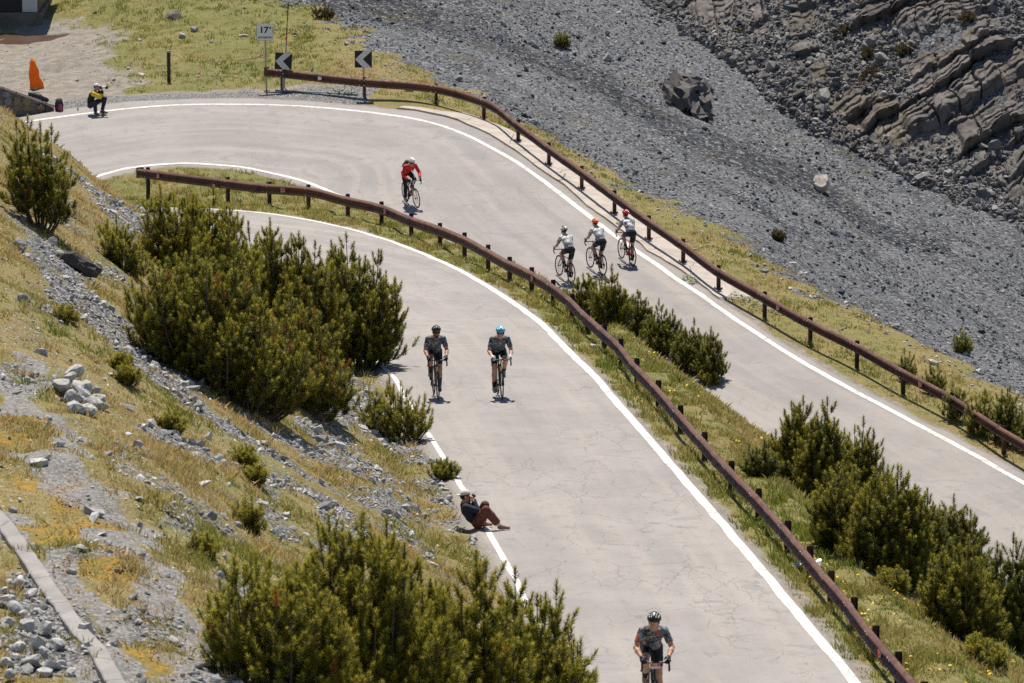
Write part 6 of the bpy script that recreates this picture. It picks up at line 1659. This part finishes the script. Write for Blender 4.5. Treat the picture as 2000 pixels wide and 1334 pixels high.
build_person('nearest rider at the bottom edge in black helmet and grey jersey with rust patches', M, rider_joints(ph, nod=.22, tuck=.15, elbow=.3, look=-.25), CL(top=CAMO_O, helmet=HB, glove=BLACKF))
# descending rider in red
M = pose((814, 407), 791.4, onR, -1, roll=R(5)); ph = R(-95)
def mapplate(root, ho):
    p = MB(); p.box((.47, .0, .925), (.10, .16, .012), Matrix.Rotation(R(-12), 3, 'Y')); p.build('map_holder', GREYP, root, bevel=.003)
bicycle('silver and black road bike with white bar tape ridden by the rider in red', M, ph, BLKPAINT, WHITEP, BLKPAINT, tape=BTAPE, bottle=REDB, plate=mapplate)
J = rider_joints(ph, nod=.12, tuck=.2, elbow=.3, look=.15)
rr = build_person('descending rider in red jacket and white helmet with a grey backpack', M, J, CL(top=REDJ, topname='jacket', sleeve=1.92, helmet=HW, glove=BLACKF, glasses=BLACKR, leg=1.9, legname='tights', baggy=.008))
ch = (J['shL'] + J['shR']) / 2; pc = (J['hipL'] + J['hipR']) / 2; ax = (ch - pc).normalized(); bk = V3(-ax.z, 0, ax.x)
k = Field(.011)
for s in (-1, 1): k.cone(lerp(pc, ch, .40) + bk * .17 + V3(0, s * .07, 0), ch + bk * .16 + V3(0, s * .06, 0), .085, .080, .05)
po = link('backpack', k.mesh('backpack'), GREYP, rr)
st = MB()
for s in (-1, 1): st.tube([ch + bk * .10 + V3(0, s * .10, 0), ch + bk * .085 + V3(0, s * .125, 0) + ax * .03, ch - bk * .0 + V3(0, s * .13, 0) + ax * .075, ch - bk * .095 + V3(0, s * .12, 0) - ax * .06, lerp(pc, ch, .5) - bk * .09 + V3(0, s * .14, 0), lerp(pc, ch, .42) + bk * .04 + V3(0, s * .16, 0)], .017, 6)
st.build('strap', BLACKF, po, smooth=True)
# three riders climbing away
for (F_, Rp, ph, lab, top, helm, blab, frame, fork, bot, tuck, look) in [
    ((1091.4, 539), 1114.7, R(-75), 'rider with white and black helmet, leftmost and lowest of the three climbing away', CAMO_L, HWB, 'black road bike under the leftmost of the three riders climbing away', BLKPAINT, None, None, 0, .1),
    ((1151.9, 523.5), 1175.9, R(-60), 'rider with bright orange helmet, middle of the three climbing away', CAMO_L, HO, 'black and white road bike under the rider with orange helmet', BLKPAINT, WHITEP, None, 0, .05),
    ((1213, 505.5), 1233.5, R(-85), 'rider with red helmet, nearest the white edge line of the three climbing away', CAMO_L2, HR, 'red framed road bike under the rider with red helmet', REDPAINT, BLKPAINT, YELB, .2, .2)]:
    M = pose(F_, Rp, onR, 1)
    bicycle(blab, M, ph, frame, fork, BLKPAINT, bottle=bot)
    J = rider_joints(ph, nod=.05, tuck=tuck, look=look)
    p_ = build_person(lab, M, J, CL(top=top, helmet=helm, glove=BLACKF if helm is not HWB else None, skin=SKIN))
    if helm is HWB:
        ch = (J['shL'] + J['shR']) / 2; pc = (J['hipL'] + J['hipR']) / 2; ax = (ch - pc).normalized(); bk = V3(-ax.z, 0, ax.x)
        k = Field(.009); c0 = lerp(pc, ch, .30) + bk * .105
        k.cone(c0 + V3(0, .07, 0), c0 + V3(0, -.07, 0), .030, .030, .01); link('rear_pocket', k.mesh('rear_pocket'), REDPAINT, p_)

# ------------------------------------------------------------------ man sitting on the road edge with raised knees
b = at(936, 1031, 1); q = onL(933, 1031); g = zL(q[1])
M = Matrix.Translation((q[0], q[1], g + .012)) @ Matrix.Rotation(R(0), 4, 'Z')
J = dict(hipL=V3(.0, .10, .11), hipR=V3(0, -.09, .11), shL=V3(-.255, .20, .43), shR=V3(-.225, -.14, .42), neck=V3(-.25, .04, .49), head=V3(-.235, .06, .595),
         hfwd=V3(1, .25, .02), hup=V3(-.16, 0, 1), knL=V3(.14, -.02, .44), knR=V3(.16, -.28, .40), anL=V3(.09, .10, .07), anR=V3(.42, -.26, .09), toeL=V3(.24, .12, .035), toeR=V3(.58, -.22, .04), bend=.04, curl=1.0)
for s_, wr in (('L', V3(-.085, .12, .535)), ('R', V3(-.09, -.035, .53))):
    J['wr' + s_] = wr; J['el' + s_] = ik(J['sh' + s_], wr, .25, .24, V3(.5, .3 if s_ == 'L' else -.5, -.8)); J['hand' + s_] = (V3(-.30, -.25 if s_ == 'L' else .25, .92), V3(-.6, -.6 if s_ == 'L' else .6, .1), V3(.6, -.6 if s_ == 'L' else .6, .3))
BROWNT = plain('brown_trousers', (.135, .048, .036), .85, var=.25, scale=14); TANSHOE = plain('tan_shoe', (.26, .16, .09), .7, var=.2); CAPW = plain('off_white_cap', (.66, .62, .56), .8, var=.08); WSOCK = plain('white_sock', (.66, .66, .66), .8)
sm_ = build_person('man sitting on the road edge in brown trousers, navy top and backwards pale cap', M, J, CL(top=NAVY, topname='sweater', sleeve=1.9, leg=1.86, legs=BROWNT, legname='trousers', legbag=.022, baggy=.012, sock=WSOCK, sockh=.7, shoe=TANSHOE, cap=CAPW, capdir=V3(-1, -.2, -.1).normalized(), beard=plain('ginger_beard', (.22, .085, .04), .7), hem=.03))
ph_ = MB(); ph_.box((-.095, .06, .605), (.045, .11, .07)); ph_.tube([(-.08, .062, .605), (-.04, .066, .605)], .028, 10)
cm = tag(empty('camera', mat=M), 'small dark camera held to his face by the man sitting on the road edge', 'camera'); ph_.build('camera_body', BLACKR, cm)

# ------------------------------------------------------------------ crouching photographer at the bend
q = onR(186, 223); g = zR(q[1])
M = Matrix.Translation((q[0], q[1], g + .0)) @ Matrix.Rotation(R(-4), 4, 'Z')
J = dict(hipL=V3(-.17, .10, .33), hipR=V3(-.16, -.08, .32), shL=V3(-.02, .24, .77), shR=V3(-.06, -.14, .76), neck=V3(.0, .05, .85), head=V3(.055, .06, .965), hfwd=V3(1, -.05, .04), hup=V3(0, 0, 1),
         knL=V3(.33, .17, .54), knR=V3(.03, -.26, .47), anL=V3(.22, .20, .10), anR=V3(.03, -.12, .09), toeL=V3(.38, .19, .045), toeR=V3(.15, -.20, .045), bend=.05, curl=.8)
for s_, wr in (('L', V3(.24, .13, .86)), ('R', V3(.15, -.02, .87))):
    J['wr' + s_] = wr; J['el' + s_] = ik(J['sh' + s_], wr, .28, .26, V3(.2, .3 if s_ == 'L' else -.35, -.9)); J['hand' + s_] = (V3(.15, .1, .98), V3(.8, -.3 if s_ == 'L' else .5, .1), V3(-.2, -.8 if s_ == 'L' else .8, .2))
YJ = plain('yellow_jacket', (.72, .50, .02), .6, var=.08)
pr_ = build_person('photographer crouching on the white line in a yellow and black jacket and white cap', M, J, CL(top=BLACKF, topname='jacket', sleeve=1.9, leg=1.95, legs=NAVY, legname='trousers', legbag=.012, baggy=.014, sock=None, shoe=BLKSHOE, cap=HW, capdir=V3(1, 0, 0), glove=None, hem=.02))
for s_ in 'LR':
    k = Field(.0105); sh, e, w_ = J['sh' + s_], J['el' + s_], J['wr' + s_]; d = (w_ - e).normalized()
    k.cone(lerp(sh, e, .05), e, .085, .070, .02); k.cone(e, lerp(e, w_, .5), .070, .062, .02, [(lerp(e, w_, .45), d)]); link('yellow_sleeve', k.mesh('yellow_sleeve'), YJ, pr_)
cm = tag(empty('camera', mat=M), 'camera with long white lens held up by the crouching photographer', 'camera')
mb = MB(); mb.box((.20, .055, .955), (.09, .15, .12)); mb.build('camera_body', BLACKR, cm, bevel=.008)
mb = MB(); T2 = Matrix.Translation((.24, .05, .955)) @ Matrix.Rotation(math.pi / 2, 4, 'Y'); mb.lathe([(.04, 0), (.043, .05), (.05, .09), (.055, .14)], 14, T2); mb.build('lens', HW, cm, smooth=True)
mb = MB(); mb.lathe([(.058, .14), (.064, .21), (.058, .21), (.05, .15)], 14, T2); mb.build('lens_hood', BLACKR, cm, smooth=True)
